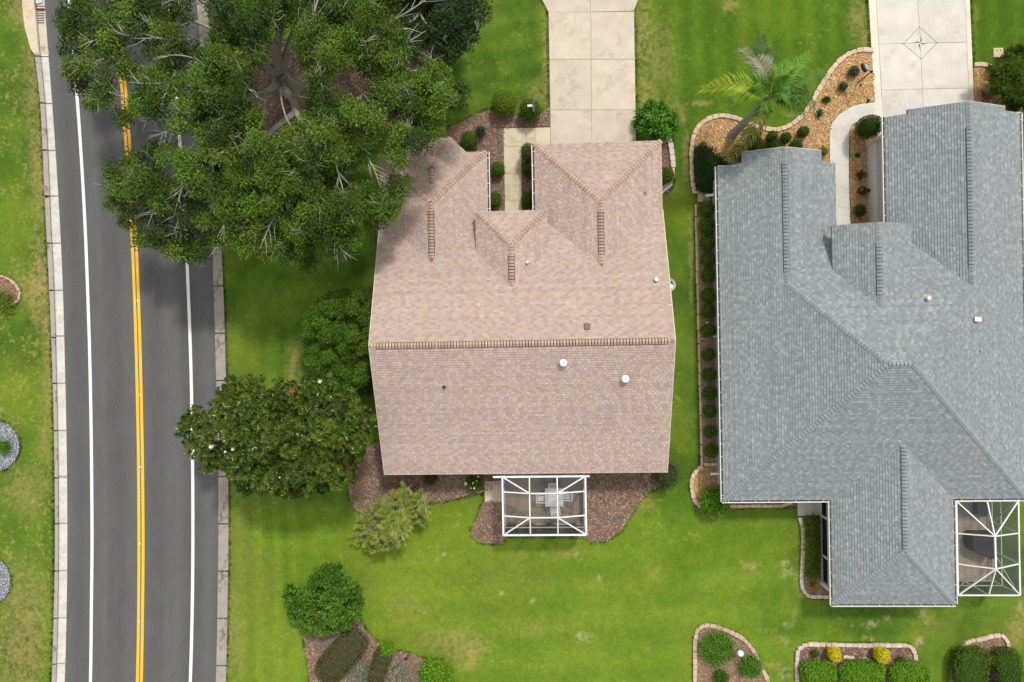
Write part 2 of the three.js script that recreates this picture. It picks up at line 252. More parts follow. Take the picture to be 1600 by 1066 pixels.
{
  const kl = structure('kerb', strip(off(ends(line('outL')), .02), off(ends(line('roadL')), -.02), -.2, -.13), grime, 'pale concrete kerb and gutter along the left edge of the road', 'kerb');
  sections('gutter_section', kl, 'jL', 'roadL', -.13, -.075, 3.02, .0025, kerbPale);
  sections('kerb_section', kl, 'outL', 'jL', -.13, .03, 3.02, .0025, kerbDirty, -19, 1e9);
  const kr = structure('kerb', strip(off(ends(line('roadR')), .02), off(ends(line('outR')), -.02), -.2, -.13), grime, 'pinkish grey concrete kerb along the right edge of the road', 'kerb');
  sections('kerb_section', kr, 'roadR', 'outR', -.13, .03, 3.02, .0015, kerbPink);
}
// storm drain at the top left corner
{
  const t = thing('storm_drain', 'concrete storm drain inlet with rust red grate in the left kerb at the top', 'storm drain', at(52, 60, 0));
  const rel = (l) => px(l).map((p) => p.sub(t.position)), y = (g) => g;
  part(t, 'cover_slab', slab(rel([[34, -30], [35, 8], [38, 40], [48, 76], [53, 84], [61, 84], [53.5, 4], [53, -30]]), -.1, .05, .012), kerbPinkish());
  part(t, 'apron', slab(rel([[58, 37], [67, 36], [75, 84], [62, 84]]), -.2, -.062, .01), kerbPinkish());
  part(t, 'opening', slab(rel([[53.5, 3], [61, 84], [63, 84], [58.5, 37], [55.5, 3]]), -.19, -.11), M.black);
  const grate = part(t, 'grate', slab(rel([[55.5, 7], [67.8, 7], [68.5, 36], [57.8, 37]]), -.2, -.085), std({ color: C(.05, .018, .014) }));
  for (let i = 0; i < 8; i++) { const yy = 8 + i * 3.7; part(grate, 'grate_bar', slab(rel([[55.6 + i * .28, yy], [67.9, yy], [67.9, yy + 1.8], [55.7 + i * .28, yy + 1.8]]), -.085, -.06), std({ color: C(.17, .05, .035), roughness: .7 })); }
  part(t, 'end_block', slab(rel([[56, -2], [66, -3], [66, 4], [56, 6]]), -.15, .02, .01), kerbPale);
}
function kerbPinkish() { return kerbPinkish.m ??= std({ map: concreteMap([.5, .42, .31], 23, .3), bumpMap: grain, bumpScale: .003 }); }

// ---------- concrete drives and paths ----------
const conc = (rgb, s, d) => [0, 1, 2].map((k) => std({ map: concreteMap(rgb.map((c, i) => c * [1, .97, 1.03][k]), s + k * 31, d), bumpMap: grain, bumpScale: .002, roughness: .9 }));
const concA = conc([.475, .41, .33], 101, .13), concB = conc([.51, .485, .435], 131, .08), concW = conc([.49, .425, .3], 161, .15), concStrip = std({ map: concreteMap([.57, .53, .43], 173, .05) });
function slabs(parent, list, mats, y1 = .03, inset = .35) { list.forEach((q, i) => { const c = q.reduce((s, p) => [s[0] + p[0] / q.length, s[1] + p[1] / q.length], [0, 0]); const shr = q.map(([x, y]) => { const d = Math.hypot(x - c[0], y - c[1]); return [x + (c[0] - x) / d * inset, y + (c[1] - y) / d * inset]; }); part(parent, 'concrete_slab', slab(px(shr), -.05, y1, .006), mats[(i * 7) % mats.length]); }); }
const joint = std({ color: C(.22, .19, .15) });
{
  const d = structure('driveway', slab(px([[845, -70], [847, 0], [857, 19], [859, 150], [860.5, 226], [835, 226], [835, 250], [1000, 250], [994, 226], [992, 120], [990.5, 17], [997, 0], [1000, -70]]), -.06, .012), joint, 'beige concrete driveway leading up to the salmon house', 'driveway');
  const xs = (y) => [857 + clamp((y - 19) / 200) * 3.5, 922.8 + clamp(y / 220) * 2, 990.5 + clamp(y / 220) * 3.5];
  const rows = [19, 93, 172, 250];
  const cells = [[[845, -70], [922, -70], [922.5, 19], [857, 19.5], [847, 0]], [[922, -70], [1000, -70], [997, 0], [990.5, 17.5], [922.5, 19]]];
  for (let r = 0; r < 3; r++) for (let k = 0; k < 2; k++) { const [a, b] = [xs(rows[r]), xs(rows[r + 1])]; cells.push([[a[k], rows[r]], [a[k + 1], rows[r]], [b[k + 1], rows[r + 1]], [b[k], rows[r + 1]]]); }
  slabs(d, cells, concA);
  const w = structure('path', slab(px([[786.5, 200.5], [860, 199], [860, 229], [815.5, 229], [815.5, 345], [789, 345], [787, 240]]), -.06, .008), joint, 'beige concrete path between driveway and front door of the salmon house', 'path');
  slabs(w, [[[786.5, 200.5], [816, 200], [816, 229], [786.8, 229]], [[816, 200], [836, 199.6], [836, 229], [816, 229]], [[836, 199.6], [860, 199], [860, 229], [836, 229]], [[787, 229], [815, 229], [815, 271], [788, 271]], [[788, 271], [815, 271], [815.5, 313], [788.5, 313]], [[788.5, 313], [815.5, 313], [815.5, 345], [789, 345]]], concW, .026);
}
{
  const lx = (y) => 1357 + (y / 165) * 9.5, rx = (y) => 1515.5 + (y / 165) * 7, bl = 12, br = 8;
  const d = structure('driveway', slab(px([[1353, -70], [lx(0), 0], [lx(165), 165], [lx(230), 230], [rx(230), 230], [rx(0), 0], [1512, -70]]), -.06, .012), joint, 'pale concrete driveway with compass star leading up to the grey house', 'driveway');
  const rows = [-70, 68.5, 140, 230], mid = (y) => 1434 + y * .052;
  const cells = [], bands = [];
  for (let r = 0; r < 3; r++) { const a = rows[r], b = rows[r + 1]; cells.push([[lx(a) + bl, a + .5], [mid(a), a - .7], [mid(b), b - .7], [lx(b) + bl, b + .8]], [[mid(a), a - .7], [rx(a) - br, a - 2], [rx(b) - br, b - 2], [mid(b), b - .7]]); bands.push([[lx(a), a], [lx(a) + bl, a], [lx(b) + bl, b], [lx(b), b]], [[rx(a) - br, a], [rx(a), a], [rx(b), b], [rx(b) - br, b]]); }
  slabs(d, cells, concB, .03); bands.forEach((q) => part(d, 'border_strip', slab(px(q.map(([x, y], i) => [x + (i === 0 || i === 3 ? .3 : -.3), y])), -.05, .028, .006), concStrip));
  // compass star inlaid in the concrete
  const star = (pts, y, name, mat) => part(d, name, slab(px(pts), .028, y), mat);
  const cx = 1437.5, cy = 67.5, dark = std({ color: C(.12, .13, .12) }), light = std({ color: C(.52, .5, .45) });
  const dia = [[1436, 42.5], [1464, 67], [1439.5, 92.5], [1411.5, 69]];
  for (let i = 0; i < 4; i++) { const a = dia[i], b = dia[(i + 1) % 4], dx = b[0] - a[0], dy = b[1] - a[1], l = Math.hypot(dx, dy), nx = -dy / l * .35, ny = dx / l * .35; star([[a[0] + nx, a[1] + ny], [b[0] + nx, b[1] + ny], [b[0] - nx, b[1] - ny], [a[0] - nx, a[1] - ny]], .034, 'diamond_line', dark); star([[a[0] - .9, a[1]], [a[0], a[1] - .9], [a[0] + .9, a[1]], [a[0], a[1] + .9]], .036, 'diamond_corner', dark); }
  const tips = [[1438, 52], [1453, 67], [1438.5, 82], [1423, 67.5]], k = 2.6;
  tips.forEach(([x, y], i) => { const ux = (x - cx), uy = (y - cy), l = Math.hypot(ux, uy), n = [-uy / l * k, ux / l * k], m = [cx + ux / l * k, cy + uy / l * k]; star([[cx, cy], [x, y], [m[0] + n[0], m[1] + n[1]]], .034, 'star_point', dark); star([[cx, cy], [m[0] - n[0], m[1] - n[1]], [x, y]], .034, 'star_point', light); });
  const ring = []; for (let i = 0; i < 24; i++) { const a = i / 24 * 6.283; ring.push([cx + 7.6 * Math.cos(a), cy + 7.6 * Math.sin(a)]); }
  star(ring, .0305, 'star_disc', std({ color: C(.44, .42, .37) }));
  // curved path
  const O = curve([[1384, 158], [1366, 160], [1348, 162], [1330, 167], [1312, 178], [1300, 193], [1296.5, 212], [1296.5, 240], [1297, 300], [1298, 365]], 60);
  const I = curve([[1384, 205], [1372, 192], [1358, 188.5], [1347, 189], [1338, 191], [1331, 196], [1327.5, 205], [1326.5, 235], [1327, 300], [1330, 365]], 60);
  const w = structure('path', strip(O, I, -.06, .006), joint, 'pale concrete path curving from driveway to front door of the grey house', 'path');
  const cuts = [0, 14, 25, 34, 42, 50, 60];
  for (let i = 0; i + 1 < cuts.length; i++) part(w, 'concrete_slab', strip(O.slice(cuts[i], cuts[i + 1] + 1).map((p, k2, a) => k2 === a.length - 1 ? p.clone().lerp(a[k2 - 1], .06) : p), I.slice(cuts[i], cuts[i + 1] + 1).map((p, k2, a) => k2 === a.length - 1 ? p.clone().lerp(a[k2 - 1], .06) : p), -.05, .024), concB[i % 3]);
}
// ---------- roofs ----------
/** a sloping roof plane that rises from an eave: point on the eave, horizontal inward direction, pitch, eave height */
const RP = (x, z, nx, nz, pitch, he) => { const l = Math.hypot(nx, nz); nx /= l; nz /= l; return { x, z, nx, nz, pitch, he, h: (X, Z) => he + pitch * ((X - x) * nx + (Z - z) * nz), normal: V(-pitch * nx, 1, -pitch * nz).normalize() }; };
function clipPoly(poly, f) { const out = []; for (let i = 0; i < poly.length; i++) { const a = poly[i], b = poly[(i + 1) % poly.length], fa = f(a), fb = f(b); if (fa >= 0) out.push(a); if ((fa > 0 && fb < 0) || (fa < 0 && fb > 0)) out.push(a.clone().lerp(b, fa / (fa - fb))); } return out; }
/** convex roof: the lowest of its planes, cut by upright limits [f(p) >= 0] and kept above other planes */
function convexRoof(planes, limits = [], above = []) {
  const faces = planes.map((P, i) => {
    const u = V(-P.nz, 0, P.nx), s = V(P.nx, P.pitch, P.nz), o = V(P.x, P.he, P.z);
    let poly = [[-40, 0], [40, 0], [40, 30], [-40, 30]].map(([a, b]) => o.clone().addScaledVector(u, a).addScaledVector(s, b));
    planes.forEach((Q, j) => { if (j !== i) poly = clipPoly(poly, (p) => Q.h(p.x, p.z) - p.y); });
    limits.forEach((f) => { poly = clipPoly(poly, f); });
    above.forEach((Q) => { poly = clipPoly(poly, (p) => p.y - Q.h(p.x, p.z)); });
    return { P, poly };
  }).filter((f) => f.poly.length > 2);
  return { planes, faces, top: (x, z) => limits.some((f) => f(V(x, 0, z)) < 0) ? -1e9 : (() => { const h = Math.min(...planes.map((P) => P.h(x, z))); return planes.some((P) => h < P.he - 1e-6) ? -1e9 : h; })() };
}
function deckGeo(faces, th = .16) {
  const pos = [];
  const tri = (a, b, c) => pos.push(a.x, a.y, a.z, b.x, b.y, b.z, c.x, c.y, c.z);
  for (const { poly, P } of faces) {
    const up = poly.map((p) => p), lo = poly.map((p) => p.clone().addScaledVector(V(0, 1, 0), -th));
    const n = up[1].clone().sub(up[0]).cross(up[2].clone().sub(up[0])), f = n.y < 0;
    for (let i = 1; i + 1 < up.length; i++) { f ? tri(up[0], up[i + 1], up[i]) : tri(up[0], up[i], up[i + 1]); f ? tri(lo[0], lo[i], lo[i + 1]) : tri(lo[0], lo[i + 1], lo[i]); }
    for (let i = 0; i < up.length; i++) { const j = (i + 1) % up.length; if (f) { tri(up[i], up[j], lo[j]); tri(up[i], lo[j], lo[i]); } else { tri(up[i], lo[j], up[j]); tri(up[i], lo[i], lo[j]); } }
  }
  const g = new THREE.BufferGeometry(); g.setAttribute('position', new THREE.Float32BufferAttribute(pos, 3)); g.computeVertexNormals(); return g;
}
/** real lapped shingles, one by one, each with its own tone, thickness and edge */
function shingleGeo(faces, { course, wMin, wMax, tone, gap = .006, seed = 1, cover }, hidden) {
  const pos = [], col = [], r = rng(seed);
  for (const { P, poly } of faces) {
    const u = V(-P.nz, 0, P.nx), s = V(P.nx, P.pitch, P.nz).normalize(), n = P.normal, o = V(P.x, P.he, P.z);
    const uv = poly.map((p) => { const d = p.clone().sub(o); return [d.dot(u), d.dot(s)]; });
    const u0 = Math.min(...uv.map((q) => q[0])), u1 = Math.max(...uv.map((q) => q[0])), v1 = Math.max(...uv.map((q) => q[1]));
    const to = (a, b, c) => o.clone().addScaledVector(u, a).addScaledVector(s, b).addScaledVector(n, c);
    const v0 = Math.min(...uv.map((q) => q[1])), r0 = Math.floor(v0 / course);
    for (let row = r0; row * course < v1; row++) {
      let a = u0 - r() * wMax, ci = 0;
      while (a < u1) {
        const b = a + wMin + r() * (wMax - wMin), c0 = row * course, c1 = c0 + course * (cover ?? 1);
        let q = [[a + gap / 2, c0], [b - gap / 2, c0], [b - gap / 2, c1], [a + gap / 2, c1]].map(([x, y]) => V(x, y, 0));
        for (let i = 0; i < uv.length && q.length > 2; i++) { // inside the face's own outline
          const A = uv[i], B = uv[(i + 1) % uv.length]; const area = uv.reduce((t, p, k) => t + p[0] * uv[(k + 1) % uv.length][1] - uv[(k + 1) % uv.length][0] * p[1], 0), sg = Math.sign(area);
          q = clipPoly(q, (p) => sg * ((B[0] - A[0]) * (p.y - A[1]) - (B[1] - A[1]) * (p.x - A[0])));
        }
        if (q.length > 2) {
          const m = q.reduce((t, p) => t.add(p), V(0, 0, 0)).multiplyScalar(1 / q.length), w = to(m.x, m.y, 0);
          if (!hidden(w.x, w.y, w.z)) {
            const lift = .02 + r() * .01, rowTone = .93 + .14 * hash(row, Math.round(P.x * 3 + P.z * 5), 9), c = tone(r, w, ((ci++) * .618 + row * .3819 + .3 * r()) % 1).map((k) => k * rowTone), z = (p) => .004 + lift * (1 - clamp((p.y - c0) / course)), P3 = q.map((p) => to(p.x, p.y, z(p)));
            const nrm = P3[1].clone().sub(P3[0]).cross(P3[2].clone().sub(P3[0])), flip = nrm.y < 0;
            const tri = (A, B, D) => { pos.push(A.x, A.y, A.z, B.x, B.y, B.z, D.x, D.y, D.z); for (let k = 0; k < 3; k++) col.push(...c); };
            for (let i = 1; i + 1 < P3.length; i++) flip ? tri(P3[0], P3[i + 1], P3[i]) : tri(P3[0], P3[i], P3[i + 1]);
            q.forEach((p, i) => { const p2 = q[(i + 1) % q.length]; if (Math.abs(p.y - c0) < 1e-4 && Math.abs(p2.y - c0) < 1e-4) { const A = P3[i], B = P3[(i + 1) % q.length], D = to(p2.x, p2.y, 0), E2 = to(p.x, p.y, 0); tri(A, D, B); tri(A, E2, D); } });
          }
        }
        a = b;
      }
    }
  }
  const g = new THREE.BufferGeometry(); g.setAttribute('position', new THREE.Float32BufferAttribute(pos, 3)); g.setAttribute('color', new THREE.Float32BufferAttribute(col, 3)); g.computeVertexNormals(); return g;
}
/** ridge and hip caps: bent shingles laid one over the next from A up to B */
function caps(roof, state, A, B, P1, P2, mats, { ex = .2, w = .16, vent = null, raise = .02 } = {}) {
  const d = B.clone().sub(A), Ln = d.length(); d.normalize();
  const wing = (P, Q) => { const a = d.clone().cross(P.normal).normalize(); const out = P.normal.clone().sub(Q.normal); return a.dot(out) < 0 ? a.negate() : a; };
  const a1 = wing(P1, P2), a2 = wing(P2, P1), up = P1.normal.clone().add(P2.normal).normalize();
  if (vent) { const [t0, t1] = vent, p = A.clone().addScaledVector(d, t0 * Ln), q = A.clone().addScaledVector(d, t1 * Ln), pos = []; const corner = (m, k, h2) => m.clone().addScaledVector(k > 0 ? a1 : a2, .2).addScaledVector(up, h2); const mid = (m) => m.clone().addScaledVector(up, .045);
    const quads = [[corner(p, 1, .03), corner(q, 1, .03), mid(q), mid(p)], [mid(p), mid(q), corner(q, -1, .03), corner(p, -1, .03)], [corner(p, 1, -.03), corner(q, 1, -.03), corner(q, 1, .03), corner(p, 1, .03)], [corner(p, -1, .03), corner(q, -1, .03), corner(q, -1, -.03), corner(p, -1, -.03)]];
    for (const [e, f, g2, h2] of quads) for (const v of [e, f, g2, e, g2, h2]) pos.push(v.x, v.y, v.z);
    const g = new THREE.BufferGeometry(); g.setAttribute('position', new THREE.Float32BufferAttribute(pos, 3)); g.computeVertexNormals(); part(roof, 'ridge_vent', g, mats.vent); }
  const n = Math.floor(Ln / ex), geos = [];
  const base = []; { const Z = (k, t, h2) => A.clone().addScaledVector(d, t).addScaledVector(k > 0 ? a1 : a2, k === 0 ? 0 : w * 1.08).addScaledVector(up, h2); for (const [e, f, g2, h2] of [[Z(1, 0, .014), Z(1, Ln, .014), Z(0, Ln, .026), Z(0, 0, .026)], [Z(0, 0, .026), Z(0, Ln, .026), Z(-1, Ln, .014), Z(-1, 0, .014)]]) for (const v of [e, f, g2, e, g2, h2]) base.push(v.x, v.y, v.z); const g = new THREE.BufferGeometry(); g.setAttribute('position', new THREE.Float32BufferAttribute(base, 3)); g.computeVertexNormals(); part(roof, 'cap_base', g, mats.base); }
  const make = (lift, cover) => { const pos = [], pt = (k, along, drop) => V(0, 0, 0).addScaledVector(d, along).addScaledVector(k > 0 ? a1 : a2, k === 0 ? 0 : w).addScaledVector(up, drop);
    const L1 = .034 + lift, L0 = .012 + lift, e = ex * cover;
    const f = [pt(1, 0, L1), pt(0, 0, L1 + .012), pt(-1, 0, L1)], b = [pt(1, e, L0), pt(0, e, L0 + .012), pt(-1, e, L0)], fl = [pt(1, 0, lift - .02), pt(0, 0, lift - .01), pt(-1, 0, lift - .02)], bl = [pt(1, e, lift - .02), pt(0, e, lift - .01), pt(-1, e, lift - .02)];
    const q = (...v) => { for (const i of [0, 1, 2, 0, 2, 3]) pos.push(v[i].x, v[i].y, v[i].z); };
    q(f[0], b[0], b[1], f[1]); q(f[1], b[1], b[2], f[2]); q(fl[0], f[0], f[1], fl[1]); q(fl[1], f[1], f[2], fl[2]); q(fl[0], bl[0], b[0], f[0]); q(f[2], b[2], bl[2], fl[2]);
    const g = new THREE.BufferGeometry(); g.setAttribute('position', new THREE.Float32BufferAttribute(pos, 3)); g.computeVertexNormals(); return g; };
  const gLow = make(raise, mats.cover), gVent = make(raise + .03, mats.cover - .04);
  for (let i = 0; i < n; i++) {
    const t = (i + .5) / n, p = A.clone().addScaledVector(d, i * ex), high = vent && t > vent[0] && t < vent[1], mat = mats.list[Math.floor(hash(i, Math.round(A.x * 10), 3) * mats.list.length)];
    if (state.count++ < 300) { const m = part(roof, 'ridge_cap', high ? gVent : gLow, mat); m.position.copy(p); }
    else { const g = (high ? gVent : gLow).clone(); g.translate(p.x, p.y, p.z); state.rest.push(g); }
  }
}
const crossing = (P, Q, R) => { // where three planes meet
  const m = new THREE.Matrix3(), k = (p) => [p.pitch * p.nx, p.pitch * p.nz, p.pitch * (p.x * p.nx + p.z * p.nz) - p.he];
  const a = k(P), b = k(Q), c = k(R); m.set(a[0], -1, a[1], b[0], -1, b[1], c[0], -1, c[1]); m.invert(); return V(a[2], b[2], c[2]).applyMatrix3(m);
};
const gable = (x0, x1, y, top, z, xm, th, mat) => { const s = new THREE.Shape([[x0, y], [x1, y], [xm, top]].map((p) => new THREE.Vector2(...p))); const g = new THREE.ExtrudeGeometry(s, { depth: th, bevelEnabled: false }); g.translate(0, 0, z); return g; };
const gableX = (z0, z1, y, top, x, zm, th) => { const g = gable(-z1, -z0, y, top, 0, -zm, th); g.rotateY(Math.PI / 2); g.translate(x, 0, 0); return g; };

// ---------- salmon house ----------
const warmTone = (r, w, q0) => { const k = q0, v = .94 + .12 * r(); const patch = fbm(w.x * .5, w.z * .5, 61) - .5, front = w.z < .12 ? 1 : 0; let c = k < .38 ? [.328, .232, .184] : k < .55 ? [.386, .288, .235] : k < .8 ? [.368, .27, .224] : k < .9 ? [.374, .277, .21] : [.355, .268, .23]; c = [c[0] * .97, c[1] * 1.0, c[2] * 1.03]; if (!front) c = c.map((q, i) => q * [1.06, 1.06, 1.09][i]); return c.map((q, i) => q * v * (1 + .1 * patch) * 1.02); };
const coolTone = (r, w, q0) => { const k = q0, v = .92 + .16 * r(); const p = fbm(w.x * .6, w.z * .6, 71) - .5; const c = k < .15 ? [.232, .254, .26] : k < .42 ? [.165, .184, .191] : k < .75 ? [.183, .204, .211] : [.2, .221, .227]; return [c[0], c[1], c[2]].map((q) => q * v * (1 + .12 * p)); };
const shingleMat = new THREE.MeshStandardMaterial({ vertexColors: true, roughness: .92, bumpMap: grain, bumpScale: .002 });
const capWarm = { list: [[.37, .265, .2], [.33, .23, .175], [.4, .29, .22], [.35, .245, .185]].map((c) => std({ color: C(...c), roughness: .9 })), vent: std({ color: C(.085, .05, .04) }), base: std({ color: C(.16, .095, .07) }), cover: .74 };
const capCool = { list: [[.195, .218, .226], [.215, .24, .248], [.178, .2, .208]].map((c) => std({ color: C(...c), roughness: .9 })), vent: std({ color: C(.05, .06, .07) }), base: std({ color: C(.14, .152, .155) }), cover: .84 };
const lidWarm = std({ color: C(.405, .315, .265) }), lidCool = std({ color: C(.2, .23, .24) });
/** gutter: an open trough with a pale outer lip; from a to b along an eave, out = outward direction */
function gutter(parent, a, b, out, y = 2.44, mat = M.trim) {
  const d = V(b[0] - a[0], 0, b[1] - a[1]), L = d.length(), A = V(a[0], y, a[1]), B = V(b[0], y, b[1]), o = V(out[0], 0, out[1]);
  const lip = (k, h, w, hh) => bar(A.clone().addScaledVector(o, k).setY(y + h), B.clone().addScaledVector(o, k).setY(y + h), w, hh);
  part(parent, 'gutter', merge([lip(.15, -.01, .045, .13), lip(.005, -.02, .02, .11), lip(.075, -.07, .12, .012)]), mat);
  const hangers = Math.max(2, Math.round(L / .75)), list = [lip(.075, -.058, .115, .008)];
  part(parent, 'gutter_channel', merge(list), M.gutterDark);
  const hg = []; for (let i = 0; i < hangers; i++) { const p = A.clone().lerp(B, (i + .5) / hangers); hg.push(bar(p.clone().addScaledVector(o, .01).setY(y + .03), p.clone().addScaledVector(o, .14).setY(y + .03), .03, .012)); } part(parent, 'gutter_strap', merge(hg), mat);
}
function pipe(parent, x, z, y, r, h, mat, flange = true) { const g = [new THREE.CylinderGeometry(r, r, h, 14)]; g[0].translate(0, h / 2 - .08, 0); const rim = new THREE.TorusGeometry(r, .012, 6, 14); rim.rotateX(Math.PI / 2); rim.translate(0, h - .08, 0); g.push(rim); const m = part(parent, 'vent_pipe', merge(g), mat); m.position.set(x, y, z); if (flange) { const f = part(m, 'flashing', new THREE.CylinderGeometry(r * 1.15, r * 2.2, .07, 14), M.grey); f.position.y = .0; } return m; }
{
  const S = thing('house', 'single storey house with salmon pink shingle roof and several hips left of the grey house', 'house');
  const x0 = -9.52, x1 = 7.12, zr = .12, p = .4167, q = .38, he = 2.5;
  const MF = RP(0, zr - 7.66, 0, 1, p, he), MR = RP(0, 7.78, 0, -1, p, he);
  const main = convexRoof([MF, MR], [(a) => a.x - x0, (a) => x1 - a.x]);
  const GL = RP(-.29, 0, 1, 0, q, he), GR = RP(7.1, 0, -1, 0, q, he), GF = RP(0, -11.57, 0, 1, q, he);
  const gar = convexRoof([GL, GR, GF], [(a) => -2 - a.z], [MF]);
  const LL = RP(-9.48, 0, 1, 0, q, he), LR = RP(-3.12, 0, -1, 0, q, he), LF = RP(0, -11.24, 0, 1, q, he), lx = -6.3;
  const left = convexRoof([LL, LR, LF], [(a) => -2 - a.z], [MF]);
  const EL = RP(-3.74, 0, 1, 0, .42, 3.5), ER = RP(.36, 0, -1, 0, .42, 3.5), EF = RP(0, -7.5, 0, 1, .42, 3.5), ex = -1.69;
  const ent = convexRoof([EL, ER, EF], [(a) => -1.5 - a.z], [MF]);
  const bq = .38, BL = RP(lx - 2, 0, 1, 0, bq, he), BR = RP(lx + 2, 0, -1, 0, bq, he), BF = RP(0, -12.12, 0, 1, bq, he), BLD = RP(lx - 1.05, -12.12, .68, .73, bq, he), BRD = RP(lx + 1.05, -12.12, -.68, .73, bq, he);
  const bay = convexRoof([BL, BR, BF, BLD, BRD], [(a) => -8.5 - a.z], [LF]);
  const all = [main, gar, left, ent, bay];
  // walls below
  part(S, 'wall', merge([box(x0 + .4, 0, -7.2, x1 - .35, 2.36, 7.3), box(-9.1, 0, -10.9, -3.5, 2.36, -7.2), box(.15, 0, -11.2, 6.75, 2.36, -7.2), box(lx - 1, 0, -11.7, lx + 1, 2.36, -10.9), gableX(-7.2, 7.3, 2.36, 5.4, x0 + .4, zr, .2), gableX(-7.2, 7.3, 2.36, 5.4, x1 - .55, zr, .2), box(-3.5, 2.2, -7.2, .15, 3.34, -4.2)]), M.beigeWall);
  const R = part(S, 'roof', deckGeo(all.flatMap((a) => a.faces)), lidWarm);
  const G = all.map((a) => shingleGeo(a.faces, { course: .142, wMin: .22, wMax: .33, gap: .035, cover: .84, tone: warmTone, seed: 7 + all.indexOf(a) }, (x, y, z) => all.some((b) => b !== a && b.top(x, z) > y + .04 && !(a === ent && false))));
  part(R, 'shingles', mergeGeometries(G), shingleMat, { kind: 'stuff', label: 'rows of lapped salmon pink roof shingles' });
  const st = { count: 0, rest: [] }, c = (A, B, P, Q, o) => caps(R, st, A, B, P, Q, capWarm, o);
  const hr = MF.h(0, zr);
  c(V(x0 + .1, hr, zr), V(x1 - .1, hr, zr), MF, MR, { vent: [.018, .982], ex: .17, w: .17 });
  const gp = crossing(GL, GR, GF), ge = crossing(GL, GR, MF), lp = crossing(LL, LR, LF), le = crossing(LL, LR, MF), ep = crossing(EL, ER, EF), ee = crossing(EL, ER, MF), bp = crossing(BL, BR, BF), be = crossing(BL, BR, LF);
  c(gp, ge, GL, GR, { vent: [.17, .82], ex: .18 }); c(V(-.29, he, -11.57), gp, GL, GF, { ex: .2 }); c(V(7.1, he, -11.57), gp, GR, GF, { ex: .2 });
  c(lp, le, LL, LR, { vent: [.14, .88], ex: .18 }); c(V(-3.12, he, -11.24), lp, LR, LF, { ex: .2 }); c(V(-9.48, he, -11.24), lp, LL, LF, { ex: .2 });
  c(ep, ee, EL, ER, { vent: [.25, .85], ex: .18 }); c(V(-3.74, 3.5, -7.5), ep, EL, EF, { ex: .2 }); c(V(.36, 3.5, -7.5), ep, ER, EF, { ex: .2 });
  const bc = V(lx, Math.min(bp.y, BLD.h(lx, bp.z)), bp.z); c(bc, be, BL, BR, { ex: .2 }); c(V(lx - 1.05, he, -12.12), bc, BLD, BF, { ex: .2 }); c(V(lx + 1.05, he, -12.12), bc, BRD, BF, { ex: .2 }); c(V(lx + 1.98, he, -11.12), bc.clone(), BR, BRD, { ex: .2 }); c(V(lx - 1.98, he, -11.12), bc.clone(), BL, BLD, { ex: .2 });
  if (st.rest.length) part(R, 'ridge_cap', merge(st.rest), capWarm.list[0], { kind: 'stuff' });
  // eaves
  gutter(S, [-3.12, -11.24], [-3.12, -7.5], [1, 0], 2.44, M.white); gutter(S, [-.29, -11.57], [-.29, -7.5], [-1, 0], 2.44, M.white);
  part(S, 'fascia', merge([box(x0, 2.3, 7.785, x1, 2.46, 7.81), box(x0, 2.3, -7.6, lx - 3.2, 2.46, -7.57), box(-.29, 2.3, -11.6, 7.1, 2.46, -11.575), box(7.105, 2.3, -11.57, 7.13, 2.46, -7.5), box(-3.76, 3.32, -7.53, .38, 3.46, -7.505)]), M.cream);
  for (const s of [-1, 1]) { const x = s < 0 ? x0 - .02 : x1 + .02; part(S, 'rake_board', merge([bar(V(x, he - .09, zr - 7.66), V(x, hr - .09, zr), .03, .17), bar(V(x, hr - .09, zr), V(x, he - .09, 7.78), .03, .17)]), M.cream); }
  // roof fittings
  const onRoof = (u, v, h0) => { let y = h0; for (let i = 0; i < 6; i++) { const w = at(u, v, y); y = Math.max(...all.map((a) => a.top(w.x, w.z))); } const w = at(u, v, y); return w.setY(y); };
  for (const [u, v] of [[880, 567], [976.5, 592]]) { const w = onRoof(u, v, 4.5), m = part(S, 'turbine_vent', merge([(() => { const g = new THREE.CylinderGeometry(.13, .16, .2, 16); g.translate(0, .05, 0); return g; })()]), M.galv); m.position.copy(w);
    const pts = [[0.01, .36], [.06, .355], [.15, .33], [.2, .27], [.215, .22], [.2, .16], [.14, .12]].map((a) => new THREE.Vector2(...a)); const fins = []; for (let i = 0; i < 18; i++) { const a = i / 18 * 6.283; fins.push(bar(V(Math.cos(a) * .05, .36, Math.sin(a) * .05), V(Math.cos(a + .35) * .215, .24, Math.sin(a + .35) * .215), .012, .02)); fins.push(bar(V(Math.cos(a + .35) * .215, .25, Math.sin(a + .35) * .215), V(Math.cos(a + .2) * .17, .11, Math.sin(a + .2) * .17), .014, .02)); }
    part(m, 'turbine_head', new THREE.LatheGeometry(pts, 20), std({ color: C(.74, .74, .73), roughness: .4 })); part(m, 'turbine_fin', merge(fins), M.white); const k = part(m, 'turbine_cap', new THREE.CylinderGeometry(.03, .03, .03, 10), M.grey); k.position.y = .37; }
  { const w = onRoof(917.5, 510.5, 5), g = new THREE.CylinderGeometry(.2, .26, .16, 4); g.rotateY(Math.PI / 4); const m = part(S, 'box_vent', g, M.brownVent); m.position.copy(w).add(V(0, .08, 0)); }
  { const w = onRoof(824, 410, 4.2); pipe(S, w.x, w.z, w.y, .075, .3, M.white); }
  { const w = onRoof(1025, 437, 4.2); pipe(S, w.x, w.z, w.y, .1, .32, M.galv); }
  { const w = onRoof(1007.5, 302, 3.4); pipe(S, w.x, w.z, w.y, .07, .16, M.brownVent); }
  { const w = onRoof(694, 605, 4.5); pipe(S, w.x, w.z, w.y, .085, .16, M.black, false); }
  // small pieces on the right gable wall
  const dish = thing('satellite_dish', 'grey satellite dish with black and white feed on the salmon house right gable wall', 'satellite dish', V(7.0, 2.5, -3.15));
